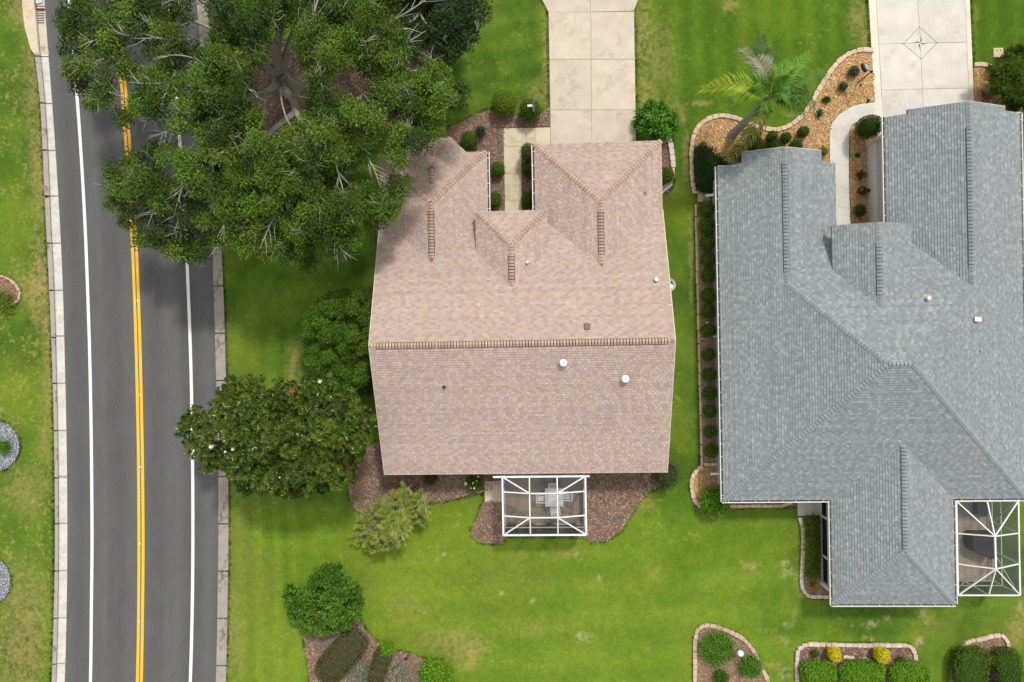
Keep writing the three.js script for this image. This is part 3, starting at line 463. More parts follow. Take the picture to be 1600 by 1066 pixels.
  { const g = new THREE.SphereGeometry(.62, 24, 8, 0, 6.283, 0, .62); g.scale(1, .45, 1); g.rotateX(Math.PI); g.translate(0, .27, 0); const b = part(dish, 'dish', g, std({ color: C(.27, .28, .28), roughness: .5, side: THREE.DoubleSide })); b.position.set(.46, 0, 0); b.rotation.z = -.15;
    part(dish, 'bracket', merge([bar(V(0, -.1, 0), V(.45, -.02, 0), .05), bar(V(0, -.35, 0), V(.4, -.05, 0), .04)]), M.grey); part(dish, 'feed_arm', merge([bar(V(.3, .12, -.3), V(.55, .3, .0), .16, .09), bar(V(.25, .14, -.3), V(.45, .3, -.02), .2, .05)]), M.black); const f = part(dish, 'feed_head', new THREE.CapsuleGeometry(.13, .16, 4, 12), M.white); f.position.set(.46, .34, .12); f.rotation.x = .5; }
  const hb = part(S, 'wall_vent', merge([box(0, 0, 0, .35, .12, .12), box(.3, -.1, -.06, .42, .14, .18)]), M.white); hb.position.set(6.78, 2.5, -1.75);
  // outer door of the lanai side: sliding doors on the rear wall, seen only from the side
  part(S, 'sliding_door', merge([box(-1.6, 0, 7.3, 1.6, 2.1, 7.33)]), M.darkGlass);
  for (const [a, b] of [[-7.5, -6], [-4.8, -3.6], [3.8, 5.6]]) { const w = part(S, 'window', box(a, .9, 7.3, b, 2.05, 7.35), M.white); part(w, 'pane', box(a + .06, .96, 7.352, b - .06, 1.99, 7.362), M.darkGlass); }
}
// ---------- grey house ----------
{
  const S = thing('house', 'single storey house with blue grey shingle roof at the right side', 'house');
  const p = .4167, he = 2.5, X0 = 10.36, X1 = 27.4, Z0 = -6.34, Z1 = 9.44;
  const ML = RP(X0, 0, 1, 0, p, he), MRt = RP(X1, 0, -1, 0, p, he), MRr = RP(0, Z1, 0, -1, p, he), MFr = RP(0, Z0, 0, 1, p, he);
  const main = convexRoof([ML, MRt, MRr, MFr]);
  const WR = RP(17.04, 0, -1, 0, p, he), wm = (X0 + 17.04) / 2;
  const lw = convexRoof([ML, WR], [(a) => a.z + 9.98, (a) => 2 - a.z], [MFr]);
  const lwf = convexRoof([ML, WR], [(a) => a.z + 10.62, (a) => -9.98 - a.z, (a) => a.x - 11.6, (a) => 16.12 - a.x]);
  const GL = RP(19.9, 0, 1, 0, p, he), gm = (19.9 + X1) / 2;
  const gw = convexRoof([GL, MRt], [(a) => a.z + 12.55, (a) => 2 - a.z], [MFr]);
  const gwf = convexRoof([GL, MRt], [(a) => a.z + 12.8, (a) => -12.55 - a.z, (a) => a.x - 20.95, (a) => 26.3 - a.x]);
  const RL = RP(16.49, 0, 1, 0, p, he), RR = RP(23.32, 0, -1, 0, p, he), RB = RP(0, 15.47, 0, -1, p, he);
  const rw = convexRoof([RL, RR, RB], [(a) => a.z - 3], [MRr]);
  const EL = RP(16.34, 0, 1, 0, .42, 3.6), ER = RP(20.62, 0, -1, 0, .42, 3.6), eg = convexRoof([EL, ER], [(a) => a.z + 6.2, (a) => 1 - a.z], [MFr]);
  const all = [main, lw, lwf, gw, gwf, rw, eg];
  // the main roof's front plane is lost under the two front wings
  part(S, 'wall', merge([box(X0 + .22, 0, -5.9, X1 - .35, 2.36, 8.9), box(X0 + .22, 0, -9.6, 16.7, 2.36, -5.9), box(20.12, .18, -11.55, X1 - .35, 2.36, -5.9), box(22.9, .18, 8.9, 23.0, 2.36, 15.1), box(17.25, .18, 14.95, 23, 2.36, 15.1),
    gable(X0 + .9, 16.6, 2.36, 3.75, -10.1, wm, .2), gable(20.2, 27, 2.36, 3.95, -12.3, gm, .2), box(16.8, 2.4, -5.9, 20.2, 3.45, -3.5)]), M.greyWall);
  part(S, 'wall_base', merge([box(20.0, 0, -11.6, 20.12, 1.05, -5.9), box(X0 + .22, 0, 8.9, 16.5, .18, 8.98), box(16.8, 0, 8.9, 16.92, .12, 15.2), box(16.92, 0, 15.1, 23, .3, 15.16)]), M.paleWall);
  part(S, 'corner_post', merge([box(19.93, 0, -11.72, 20.2, 2.36, -11.55)]), M.cream); part(S, 'corner_post', box(16.72, 0, 14.96, 16.95, 2.36, 15.2), M.trim);
  const R = part(S, 'roof', deckGeo(all.flatMap((a) => a.faces)), lidCool);
  const cop = (a, b) => (a === main && (b === lw || b === gw)) || (b === main && (a === lw || a === gw));
  const G = all.map((a, i) => shingleGeo(a.faces, { course: .146, wMin: .1, wMax: .26, gap: .004, tone: coolTone, seed: 31 + i }, (x, y, z) => all.some((b) => b !== a && b.top(x, z) > y + .04) || (a === main && ((lw.top(x, z) > y - .01 && z < Z0 + 3.4 && x - X0 > z - Z0) || (gw.top(x, z) > y - .01 && X1 - x > z - Z0 && x > gm - .01)) && Math.abs(MFr.h(x, z) - y) < .01)));
  part(R, 'shingles', mergeGeometries(G), shingleMat, { kind: 'stuff', label: 'rows of lapped blue grey roof shingles with pale flecks' });
  const st = { count: 0, rest: [] }, c = (A, B, P, Q, o) => caps(R, st, A, B, P, Q, capCool, o);
  const pk1 = crossing(ML, MFr, MRr), pk2 = crossing(MRt, MFr, MRr), le = crossing(ML, WR, MFr), ge = crossing(GL, MRt, MFr), re = crossing(RL, RR, MRr), rp = crossing(RL, RR, RB), ee = crossing(EL, ER, MFr);
  c(V(wm, le.y, -10.6), le, ML, WR, { vent: [.12, .92] }); c(V(gm, ge.y, -12.78), ge, GL, MRt, { vent: [.14, .9] }); c(V(eg.planes[0].x + 2.14, ee.y, -6.18), ee, EL, ER, { vent: [.26, .86] }); c(rp, re, RL, RR, { vent: [.02, .97] });
  c(le, pk1, ML, MFr); c(ge, pk2, MRt, MFr); c(pk1, pk2, MFr, MRr); c(V(X0, he, Z1), pk1, ML, MRr); c(V(X1, he, Z1), pk2, MRt, MRr); c(V(16.49, he, 15.47), rp, RL, RB); c(V(23.32, he, 15.47), rp, RR, RB);
  if (st.rest.length) part(R, 'ridge_cap', merge(st.rest), capCool.list[0], { kind: 'stuff' });
  for (const [a, b, o] of [[[X0, -9.98], [X0, Z1 + .1], [-1, 0]], [[X0 - .1, Z1], [16.4, Z1], [0, 1]], [[16.49, Z1 + .05], [16.49, 15.56], [-1, 0]], [[16.4, 15.47], [23.4, 15.47], [0, 1]], [[23.32, Z1 + .1], [23.32, 15.5], [1, 0]], [[23.42, Z1], [X1, Z1], [0, 1]], [[19.9, -12.55], [19.9, -6.5], [-1, 0]], [[X1, -12.55], [X1, Z1], [1, 0]]]) gutter(S, a, b, o);
  part(S, 'fascia', merge([box(17.05, 2.3, -9.95, 17.08, 2.47, -6.4), box(X0, 2.3, -10.03, 11.55, 2.5, -9.99), box(16.15, 2.3, -10.01, 17.06, 2.49, -9.985), box(19.88, 2.3, -12.6, 20.9, 2.5, -12.56), box(26.35, 2.3, -12.6, X1 + .1, 2.5, -12.56)]), M.trim);
  for (const [xm, xa, xb, z, h] of [[wm, 11.6, 16.12, -10.64, le.y], [gm, 20.95, 26.3, -12.82, ge.y]]) part(S, 'rake_board', merge([bar(V(xa, ML.he + p * (h - he - p * 0 - (h - he) + 0) + p * (xa - (xm - (h - he) / p)) - .1, z), V(xm, h - .1, z), .025, .16), bar(V(xm, h - .1, z), V(xb, h - p * (xb - xm) - .1, z), .025, .16)]), M.trim);
  // screened porch openings on the left side of the rear wing
  for (const [a, b] of [[9.5, 10.9], [11.0, 13.3], [13.4, 14.95]]) {
    const w = part(S, 'screen_window', box(16.84, .2, a, 16.89, 2.34, b), M.darkGlass);
    part(w, 'frame', merge([box(16.81, .14, a - .03, 16.9, .22, b + .03), box(16.81, 1.0, a, 16.9, 1.07, b), box(16.8, .14, a - .05, 16.91, 2.36, a + .02), box(16.8, .14, b - .02, 16.91, 2.36, b + .05)]), M.trim);
  }
  part(S, 'porch_floor', box(17.25, .02, 9, 22.9, .1, 15), concB[0]);
  // downspouts on the left wall that kick out over the shrub bed
  for (const [z, k] of [[-8.75, 0], [-.12, 1], [8.3, 2]]) part(S, 'downspout', merge([bar(V(X0 + .02, 2.36, z), V(X0 + .24, 2.2, z), .09), bar(V(X0 + .24, 2.2, z), V(X0 + .24, .45, z), .09), bar(V(X0 + .26, .46, z), V(X0 - .22, .34, z + .02), .14, .1)]), M.white);
  const onRoof = (u, v, h0) => { let y = h0; for (let i = 0; i < 6; i++) { const w = at(u, v, y); y = Math.max(...all.map((a) => a.top(w.x, w.z))); } return at(u, v, y).setY(y); };
  { const w = onRoof(1447, 466, 5); pipe(S, w.x, w.z, w.y, .1, .42, M.galv); } { const w = onRoof(1525, 499, 5); const m = part(S, 'box_vent', merge([box(-.15, 0, -.1, .15, .2, .1), box(-.17, .2, -.12, .17, .22, .12)]), M.white); m.position.copy(w); } { const w = onRoof(1532, 548, 5); pipe(S, w.x, w.z, w.y, .05, .2, M.grey); }
  const dw = part(S, 'garage_door', box(20.9, 0, -11.6, 26.5, 2.15, -11.56), M.white); void dw;
}
// ---------- screen enclosures ----------
function screens(parent, quads) { const pos = []; for (const q of quads) { const v = q.length === 3 ? [0, 1, 2] : [0, 1, 2, 0, 2, 3]; const g = new THREE.BufferGeometry(); g.setAttribute('position', new THREE.Float32BufferAttribute(v.flatMap((i) => q[i].toArray()), 3)); g.computeVertexNormals(); part(parent, 'screen_panel', g, M.screen); } }
{
  const x0 = -2.52, x1 = 2.36, z0 = 7.98, z1 = 11.42, h = 2.45, E1 = thing('screen_enclosure', 'white framed screen enclosure with table and chairs inside behind the salmon house', 'screen enclosure', V(0, 0, 0));
  const X = [x0, -.92, .7, x1], Z = [z0, 8.86, 10.27, z1], hi = h + .5, W = .065;
  const node = (i, j) => V(X[i], (i > 0 && i < 3 && j > 0 && j < 3) ? hi : h, Z[j]);
  const beam = (a, b, w = W) => part(E1, 'roof_beam', bar(a, b, w, .1), M.white);
  for (let i = 0; i < 4; i++) for (let j = 0; j < 3; j++) if (i === 0 || i === 3) { if (j === 0) beam(V(X[i], h, z0), V(X[i], h, z1), .1); } else beam(node(i, j), node(i, j + 1));
  for (let j = 0; j < 4; j++) for (let i = 0; i < 3; i++) if (j === 0 || j === 3) { if (i === 0) beam(V(j ? x0 : x0 - .55, h, Z[j]), V(j ? x1 : x1 + .25, h, Z[j]), .1); } else beam(node(i, j), node(i + 1, j));
  for (const [i, j] of [[0, 0], [3, 0], [0, 3], [3, 3]]) beam(node(i, j), node(i ? 2 : 1, j ? 2 : 1));
  for (const [i, j] of [[0, 0], [0, 1], [0, 2], [0, 3], [1, 3], [2, 3], [3, 3], [3, 2], [3, 1], [3, 0]]) part(E1, 'post', box(X[i] - .04, .05, Z[j] - .04, X[i] + .04, h - .05, Z[j] + .04), M.white);
  for (const y of [.12, .82]) { part(E1, 'rail', bar(V(x0, y, z1), V(x1, y, z1), .06, .07), M.white); part(E1, 'rail', bar(V(x0, y, z0), V(x0, y, z1), .06, .07), M.white); part(E1, 'rail', bar(V(x1, y, z0), V(x1, y, z1), .06, .07), M.white); }
  for (const x of [x0, x1]) part(E1, 'kick_panel', box(x - .012, .15, z0 + .05, x + .012, .8, z1 - .05), std({ color: C(.5, .52, .53), roughness: .6 }));
  const Q = []; for (let i = 0; i < 3; i++) for (let j = 0; j < 3; j++) { const a = node(i, j), b = node(i + 1, j), c = node(i + 1, j + 1), d = node(i, j + 1); if ((i !== 1) && (j !== 1)) { const corner = (i === 0 && j === 0) || (i === 2 && j === 2); corner ? Q.push([a, b, c], [a, c, d]) : Q.push([a, b, d], [b, c, d]); } else Q.push([a, b, c, d]); }
  const wallQ = (a, b) => Q.push([V(a[0], .15, a[1]), V(b[0], .15, b[1]), V(b[0], h, b[1]), V(a[0], h, a[1])]);
  for (let i = 0; i < 3; i++) wallQ([X[i], z1], [X[i + 1], z1]); for (let j = 0; j < 3; j++) { wallQ([x0, Z[j]], [x0, Z[j + 1]]); wallQ([x1, Z[j]], [x1, Z[j + 1]]); }
  screens(E1, Q);
  const floor = std({ map: concreteMap([.36, .28, .215], 207, .35), bumpMap: grain, bumpScale: .003 });
  part(E1, 'floor_slab', slab([V(x0, 0, 7.3), V(-.03, 0, 7.3), V(-.03, 0, z1), V(x0, 0, z1)], -.05, .06), floor); part(E1, 'floor_slab', slab([V(.0, 0, 7.3), V(x1, 0, 7.3), V(x1, 0, z1), V(.0, 0, z1)], -.05, .06), floor);
  const st = structure('patio_step', slab(px([[757, 752], [786, 751], [786, 784], [757.5, 784]]), -.05, .05, .008), concA[0], 'small beige concrete pad beside the left wall of the white screen enclosure', 'patio step'); void st;
  // table and chairs
  const tp = at(866, 777.5, .72), plastic = std({ color: C(.8, .81, .82), roughness: .4 });
  const t = thing('patio_table', 'square white slatted patio table inside the white screen enclosure', 'table', V(tp.x, .06, tp.z));
  for (let i = 0; i < 9; i++) part(t, 'slat', box(-.56, .66, -.56 + i * .1252, .56, .685, -.56 + i * .1252 + .117), plastic);
  part(t, 'frame', merge([box(-.52, .6, -.52, .52, .655, -.47), box(-.52, .6, .47, .52, .655, .52), box(-.52, .6, -.47, -.47, .655, .47), box(.47, .6, -.47, .52, .655, .47)]), plastic);
  for (const [a, b] of [[-1, -1], [1, -1], [1, 1], [-1, 1]]) part(t, 'leg', box(a * .5 - .03, 0, b * .5 - .03, a * .5 + .03, .6, b * .5 + .03), plastic);
  const chair = (label, x, z, ry) => {
    const c = thing('patio_chair', label, 'chair', V(x, .06, z)); c.rotation.y = ry;
    for (let i = 0; i < 5; i++) part(c, 'seat_slat', box(-.22 + i * .092, .4, -.22, -.22 + i * .092 + .074, .425, .24), plastic);
    for (let i = 0; i < 5; i++) part(c, 'back_slat', bar(V(-.19 + i * .095, .42, -.2), V(-.19 + i * .095, .84, -.33), .055, .018), plastic);
    part(c, 'back_rail', merge([bar(V(-.25, .84, -.34), V(.25, .84, -.34), .05, .05), bar(V(-.25, .44, -.22), V(.25, .44, -.22), .04, .04)]), plastic);
    for (const s of [-1, 1]) { part(c, 'armrest', merge([bar(V(s * .27, .63, -.3), V(s * .27, .63, .22), .06, .03)]), plastic); part(c, 'leg', bar(V(s * .25, 0, .2), V(s * .26, .62, .2), .04), plastic); part(c, 'leg', bar(V(s * .25, 0, -.24), V(s * .25, .62, -.26), .04), plastic); }
    return c;
  };
  const g = (u, v) => at(u, v, .42);
  let q = g(864, 762); chair('white slatted chair on the house side of the square patio table', q.x, q.z, 0);
  q = g(846.5, 777.5); chair('white slatted chair on the left side of the square patio table', q.x, q.z, Math.PI / 2);
  q = g(885, 774); chair('white slatted chair on the right side of the square patio table', q.x, q.z, -Math.PI / 2 - .1);
  q = g(867.5, 796); chair('white slatted chair on the lawn side of the square patio table', q.x, q.z, Math.PI + .12);
}
{
  const x0 = 23.55, x1 = 26.99, z0 = 9.6, z1 = 15.0, h = 2.42, hi = 3.3, E2 = thing('screen_enclosure', 'white framed screen enclosure with hipped screen roof beside the rear wing of the grey house', 'screen enclosure', V(0, 0, 0));
  const a = at(1554.5, 838, hi).setY(hi), b = at(1556, 889, hi).setY(hi);
  const beam = (p, q2, w = .058, n = 'roof_beam') => part(E2, n, bar(p, q2, w, .1), M.white);
  const P = (x, z) => V(x, h, z), zA = 11.45, zB = 13.2, xm = 25.25;
  beam(P(x0, z0), P(x1, z0), .075); beam(P(x1, z0), P(x1, z1), .075); beam(P(x0, z1), P(x1, z1), .075); beam(P(x0, z0), P(x0, z1), .065);
  beam(a, b, .09, 'ridge_beam');
  for (const [p, q2] of [[P(x0, z0), a], [P(xm, z0), a], [P(x1, z0), a], [P(x0, zA), a], [P(x1, zA), a], [P(x0, zB), b], [P(x1, zB), b], [P(x0, z1), b], [P(xm, z1), b], [P(x1, z1), b]]) beam(p, q2);
  for (const [x, z] of [[x1, z0], [x1, zA], [x1, zB], [x1, z1], [xm, z1], [x0, z1], [xm, z0]]) part(E2, 'post', box(x - .04, .05, z - .04, x + .04, h - .05, z + .04), M.white);
  for (const y of [.1, .9]) { part(E2, 'rail', bar(V(x1, y, z0), V(x1, y, z1), .05, .06), M.white); part(E2, 'rail', bar(V(x0, y, z1), V(x1, y, z1), .05, .06), M.white); }
  part(E2, 'brace', bar(V(x1, .15, zA), V(x1, 2.3, z0), .05, .05), M.trim); part(E2, 'brace', bar(V(x1, .15, zB), V(x1, 2.3, z1), .05, .05), M.trim); part(E2, 'brace', bar(V(x0, 2.0, z1), V(xm, .2, z1), .05, .05), M.trim);
  const Q = [[P(x0, z0), P(xm, z0), a], [P(xm, z0), P(x1, z0), a], [P(x1, z0), P(x1, zA), a], [P(x0, zA), P(x0, z0), a], [P(x0, zA), a, b, P(x0, zB)], [a, P(x1, zA), P(x1, zB), b], [P(x0, zB), b, P(x0, z1)], [P(x0, z1), b, P(xm, z1)], [P(xm, z1), b, P(x1, z1)], [P(x1, z1), b, P(x1, zB)]];
  const wq = (p, q2) => Q.push([V(p[0], .1, p[1]), V(q2[0], .1, q2[1]), V(q2[0], h, q2[1]), V(p[0], h, p[1])]);
  wq([x1, z0], [x1, zA]); wq([x1, zA], [x1, zB]); wq([x1, zB], [x1, z1]); wq([x0, z1], [xm, z1]); wq([xm, z1], [x1, z1]);
  screens(E2, Q);
  // tiled floor
  const fl = part(E2, 'floor_slab', box(23.0, -.05, 9.0, x1 + .05, .045, z1 + .05), std({ color: C(.3, .25, .2) })), tm = [[.47, .39, .3], [.44, .36, .275], [.49, .41, .32], [.455, .38, .3]].map((c, i) => std({ map: concreteMap(c, 300 + i, .12), roughness: .7 })), tg = slab([V(0, 0, 0), V(.44, 0, 0), V(.44, 0, .44), V(0, 0, .44)], 0, .02, .004);
  for (let i = 0; i < 9; i++) for (let j = 0; j < 13; j++) { if (23.05 + i * .452 > x1 - .4) continue; const m = part(fl, 'floor_tile', tg, tm[(i * 5 + j * 3 + (i * j) % 4) % 4]); m.position.set(23.05 + i * .452, .04, 9.1 + j * .452); }
  const cov = at(1538, 854, .9), cs = new THREE.Shape([[-.62, -.55], [-.5, -.66], [.62, -.66], [.66, .66], [.42, .72], [-.5, .28], [-.62, .1]].map((q2) => new THREE.Vector2(q2[0], -q2[1])));
  const cg = new THREE.ExtrudeGeometry(cs, { depth: .8, bevelEnabled: true, bevelSize: .06, bevelThickness: .08, bevelSegments: 3 }); cg.rotateX(-Math.PI / 2);
  const c = thing('covered_grill', 'bulky outdoor furniture under a dark brown cover inside the hipped screen enclosure', 'covered furniture', V(cov.x, .06, cov.z)); part(c, 'cover', cg, std({ color: C(.045, .035, .036), roughness: .85 })); part(c, 'hem', (() => { const g = new THREE.ExtrudeGeometry(cs, { depth: .12, bevelEnabled: true, bevelSize: .075, bevelThickness: .02, bevelSegments: 2 }); g.rotateX(-Math.PI / 2); return g; })(), std({ color: C(.035, .028, .03) }));
  const bx = at(1534, 796, .5), k = thing('storage_box', 'dark grey storage box near the house wall inside the hipped screen enclosure', 'storage box', V(bx.x, .06, bx.z)); part(k, 'body', box(-.27, 0, -.38, .27, .48, .38), M.blackMatte); part(k, 'lid', box(-.3, .485, -.41, .3, .54, .41), std({ color: C(.05, .05, .055), roughness: .7 }));
}
// ---------- planting beds ----------
const Yv = V(0, 1, 0), Mx = new THREE.Matrix4(), Qx = new THREE.Quaternion(), Ex = new THREE.Euler(), Sx = V(1, 1, 1), Px = V(0, 0, 0);
function instances(parent, name, geo, mat, list, extra) { // list of [Vector3, Euler | Quaternion, scale, colour]
  const m = new THREE.InstancedMesh(geo, mat, list.length); m.castShadow = m.receiveShadow = true;
  list.forEach(([p, q, s, c], i) => { m.setMatrixAt(i, Mx.compose(p, q.isEuler ? Qx.setFromEuler(q) : q, s.isVector3 ? s : Sx.setScalar(s))); if (c) m.setColorAt(i, c); });
  m.name = name; if (extra) Object.assign(m.userData, extra); (parent ?? scene).add(m); return m;
}
const inside = (x, z, pts) => { let r = false; for (let i = 0, j = pts.length - 1; i < pts.length; j = i++) { const a = pts[i], b = pts[j]; if ((a.z > z) !== (b.z > z) && x < (b.x - a.x) * (z - a.z) / (b.z - a.z) + a.x) r = !r; } return r; };
const mulchTex = (a, b) => tex(512, 512, (i, j) => { const n = .4 * hash(i >> 1, j >> 1, 9) + .35 * tile(i, j, 512, 96, 10) + .25 * tile(i, j, 512, 12, 11); return mix(a, b, clamp(n * 1.3 - .15)); });
const MULCH = {
  brown: { mat: std({ map: mulchTex([.1, .06, .042], [.25, .165, .12]), roughness: 1, bumpMap: grain, bumpScale: .03 }), chips: [[.27, .175, .125], [.19, .115, .08], [.37, .26, .19], [.13, .08, .058]], size: [.13, .02, .03], per: 150 },
  straw: { mat: std({ map: mulchTex([.29, .165, .06], [.5, .32, .15]), roughness: 1, bumpMap: grain, bumpScale: .03 }), chips: [[.52, .34, .16], [.4, .235, .09], [.6, .43, .24], [.32, .18, .07]], size: [.13, .02, .035], per: 110 },
  tan: { mat: std({ map: mulchTex([.16, .095, .06], [.3, .2, .135]), roughness: 1, bumpMap: grain, bumpScale: .03 }), chips: [[.32, .215, .14], [.24, .15, .1], [.4, .29, .2], [.17, .1, .07]], size: [.1, .02, .03], per: 130 },
  pale: { mat: std({ map: mulchTex([.22, .15, .1], [.4, .3, .2]), roughness: 1, bumpMap: grain, bumpScale: .03 }), chips: [[.42, .32, .22], [.32, .23, .15], [.5, .4, .29], [.24, .16, .1]], size: [.1, .02, .03], per: 130 },
  grey: { mat: std({ map: mulchTex([.1, .11, .13], [.26, .27, .31]), roughness: 1, bumpMap: grain, bumpScale: .03 }), chips: [[.3, .31, .35], [.2, .21, .25], [.4, .41, .44], [.13, .14, .16]], size: [.07, .04, .06], per: 260 },
};
Object.values(MULCH).forEach((k) => k.mat.map.repeat.set(.4, .4));
let bedNo = 0; const BEDS = [];
function bed(label, pts, kind, y = .02) {
  const K = MULCH[kind], b = structure('mulch_bed', slab(pts, -.06, y + bedNo++ % 3 * .004), K.mat, label, 'planting bed'), r = rng(500 + bedNo), list = [];
  BEDS.push(pts);
  const xs = pts.map((p) => p.x), zs = pts.map((p) => p.z), x0 = Math.min(...xs), x1 = Math.max(...xs), z0 = Math.min(...zs), z1 = Math.max(...zs), n = (x1 - x0) * (z1 - z0) * K.per;
  for (let i = 0; i < n; i++) { const x = x0 + r() * (x1 - x0), z = z0 + r() * (z1 - z0); if (!inside(x, z, pts) && !inside(x + (r() - .5) * .16, z + (r() - .5) * .16, pts)) continue; const c = K.chips[Math.floor(r() * 4)], k = .8 + .4 * r(); list.push([V(x, y + .012 + r() * .02, z), new THREE.Euler((r() - .5) * .7, r() * 6.3, (r() - .5) * .7), V(K.size[0] * (.5 + r()), K.size[1], K.size[2] * (.6 + .8 * r())), C(c[0] * k, c[1] * k, c[2] * k)]); }
  instances(b, kind === 'grey' ? 'pebble' : 'wood_chip', kind === 'grey' ? new THREE.IcosahedronGeometry(.6, 0) : new THREE.BoxGeometry(1, 1, 1), std({ roughness: 1 }), list, { kind: 'stuff' });
  return b;
}
function stoneGeo(seed) { const g = new THREE.BoxGeometry(1, 1, 1, 2, 1, 2), p = g.attributes.position; for (let i = 0; i < p.count; i++) { const x = p.getX(i), y = p.getY(i), z = p.getZ(i), e = (Math.abs(x) > .4 ? 1 : 0) + (Math.abs(z) > .4 ? 1 : 0), k = e === 2 ? .95 : 1, t = y > 0 ? .96 : 1; const q = hash(Math.round(x * 2), Math.round(z * 2) * 7 + Math.round(y * 2) * 31, seed) - .5; p.setXYZ(i, x * k * t * (1 + .12 * q), y * (1 + .25 * q), z * k * t * (1 - .12 * q)); } const n = g.toNonIndexed(); n.computeVertexNormals(); return n; }
const STONES = [1, 2, 3, 4].map(stoneGeo), stoneMat = { pale: [[.52, .39, .27], [.55, .43, .31], [.49, .36, .25], [.53, .41, .3]].map((c, i) => std({ map: concreteMap(c, 400 + i, .2, 1), roughness: .95 })), warm: [[.42, .31, .215], [.46, .35, .25], [.38, .28, .19], [.44, .33, .24]].map((c, i) => std({ map: concreteMap(c, 410 + i, .25, 1), roughness: .95 })), white: [[.5, .42, .34], [.46, .38, .31], [.53, .45, .37], [.48, .4, .32]].map((c, i) => std({ map: concreteMap(c, 420 + i, .15, 1), roughness: .95 })) };
function edging(parent, pts, { step = .38, w = .24, h = .16, mats = stoneMat.pale, seed = 1, name = 'edging_stone', gap = .004 } = {}) {
  const r = rng(seed); let L = 0; for (let i = 1; i < pts.length; i++) L += pts[i].distanceTo(pts[i - 1]);
  const at_ = (s) => { for (let i = 1; i < pts.length; i++) { const d = pts[i].distanceTo(pts[i - 1]); if (s <= d || i === pts.length - 1) return [pts[i - 1].clone().lerp(pts[i], s / d), pts[i].clone().sub(pts[i - 1])]; s -= d; } };
  for (let s = 0; s < L;) { const l = step * (.8 + .4 * r()), [p, d] = at_(Math.min(L, s + l / 2)), m = part(parent, name, STONES[Math.floor(r() * 4)], mats[Math.floor(r() * 4)]); m.position.set(p.x + (r() - .5) * .02, h * .32 + (r() - .5) * .02, p.z + (r() - .5) * .02); m.rotation.set((r() - .5) * .06, Math.atan2(-d.z, d.x), (r() - .5) * .06); m.scale.set(l - gap, h * (.9 + .2 * r()), w * (.88 + .24 * r())); s += l; }
}
{
  bed('brown mulch bed under the big oak tree beside the road', curve([[392, 95], [440, 66], [520, 72], [600, 68], [670, 66], [692, 90], [680, 130], [640, 190], [560, 205], [480, 225], [420, 222], [395, 170]], 60, true), 'brown');
  bed('brown mulch bed at the front corner of the salmon house beside its path', px([[858.6, 168], [859, 197.5], [785.5, 199.8], [786.5, 240], [788, 345], [758, 345], [757, 250], [700, 250], [640, 245], [630, 215], [690, 205], [722, 191], [745, 178], [765, 172], [800, 178], [830, 186]]), 'brown');
  bed('narrow brown mulch strip between path and garage wall of the salmon house', px([[816, 229.5], [846, 229.5], [846, 345], [816.5, 345]]), 'brown');
  const side = bed('narrow mulch bed with pale stone edging along garage wall of the salmon house', px([[1025, 205], [1044, 210], [1048, 225], [1051, 260], [1051, 285], [1044, 300], [1025, 300]]), 'brown'); edging(side, curve([[1043.5, 212], [1047, 224], [1050, 242], [1051.5, 257]], 30), { mats: stoneMat.white, step: .42, w: .3, h: .22, seed: 3 }); edging(side, curve([[1052, 260], [1052, 272], [1048, 284], [1042, 292]], 12), { step: .5, w: .14, seed: 4 });
  bed('dark mulch bed behind the salmon house around the feathery shrub', curve([[548, 745], [562, 718], [590, 690], [612, 700], [700, 735], [800, 735], [790, 752], [757, 768], [725, 775], [690, 783], [655, 786], [640, 800], [600, 815], [572, 808], [550, 790], [545, 768]], 70, true), 'brown');
  bed('small brown mulch bed on the left of the white screen enclosure', curve([[757, 785], [784, 785], [786, 846], [768, 849], [745, 845], [736, 832], [745, 812]], 40, true), 'brown');
  bed('brown mulch bed on the right of the white screen enclosure', px([[912, 735], [1043, 735], [1043, 755], [1016, 766], [1000, 782], [985, 805], [970, 830], [948, 845], [922, 847], [912, 838], [786, 836], [786, 815], [912, 815]]), 'brown');
  bed('reddish mulch bed around the clipped brownish hedges at the bottom left', curve([[478, 990], [497, 975], [500, 905], [520, 887], [543, 900], [552, 945], [572, 985], [605, 1014], [640, 1022], [660, 1030], [690, 1045], [710, 1090], [500, 1100], [482, 1035]], 70, true), 'brown');
  // front bed of the grey house
  const walk = [[1367, 158.5], [1348, 160.5], [1329, 165.8], [1310.5, 177], [1298.5, 192.5], [1294.8, 212], [1294.8, 270]];
  const rim = [[1085, 303], [1082, 285], [1080.5, 262], [1080.5, 235], [1084, 212], [1093, 196], [1107, 186], [1125, 181.5], [1146, 184], [1168, 192], [1190, 200], [1212, 203], [1232, 197], [1252, 182], [1266, 163], [1280, 138], [1297, 112], [1315, 92], [1332, 82], [1348, 78.5], [1361, 79]];
  const rimC = curve(rim, 140), front = bed('wavy straw coloured bed with stone edging in front of the grey house', [...rimC, ...px(walk), ...px([[1140, 272], [1135, 303]])], 'straw'); edging(front, rimC, { step: .36, w: .27, seed: 5 });
  edging(front, curve([[1088, 300], [1098, 303.5], [1110, 303], [1117, 301]], 20), { step: .45, w: .2, seed: 6 });
  bed('straw coloured bed between the curved path and the grey garage wall', [...curve([[1385, 203], [1372, 191.5], [1358, 190], [1347, 190.5], [1338.5, 192.5], [1332, 197], [1329, 205], [1328, 235], [1328.5, 300], [1331, 352]], 40), ...px([[1331, 365], [1375, 365], [1375, 210]])], 'straw');
  const rb = bed('straw coloured bed with stone edging right of the pale driveway', px([[1521.5, 102], [1535, 102], [1556, 107], [1600, 118], [1680, 130], [1680, 190], [1523, 190]]), 'straw'); edging(rb, curve([[1521.5, 101.5], [1535, 101.5], [1556, 106.5], [1590, 114]], 30), { step: .42, seed: 7 });
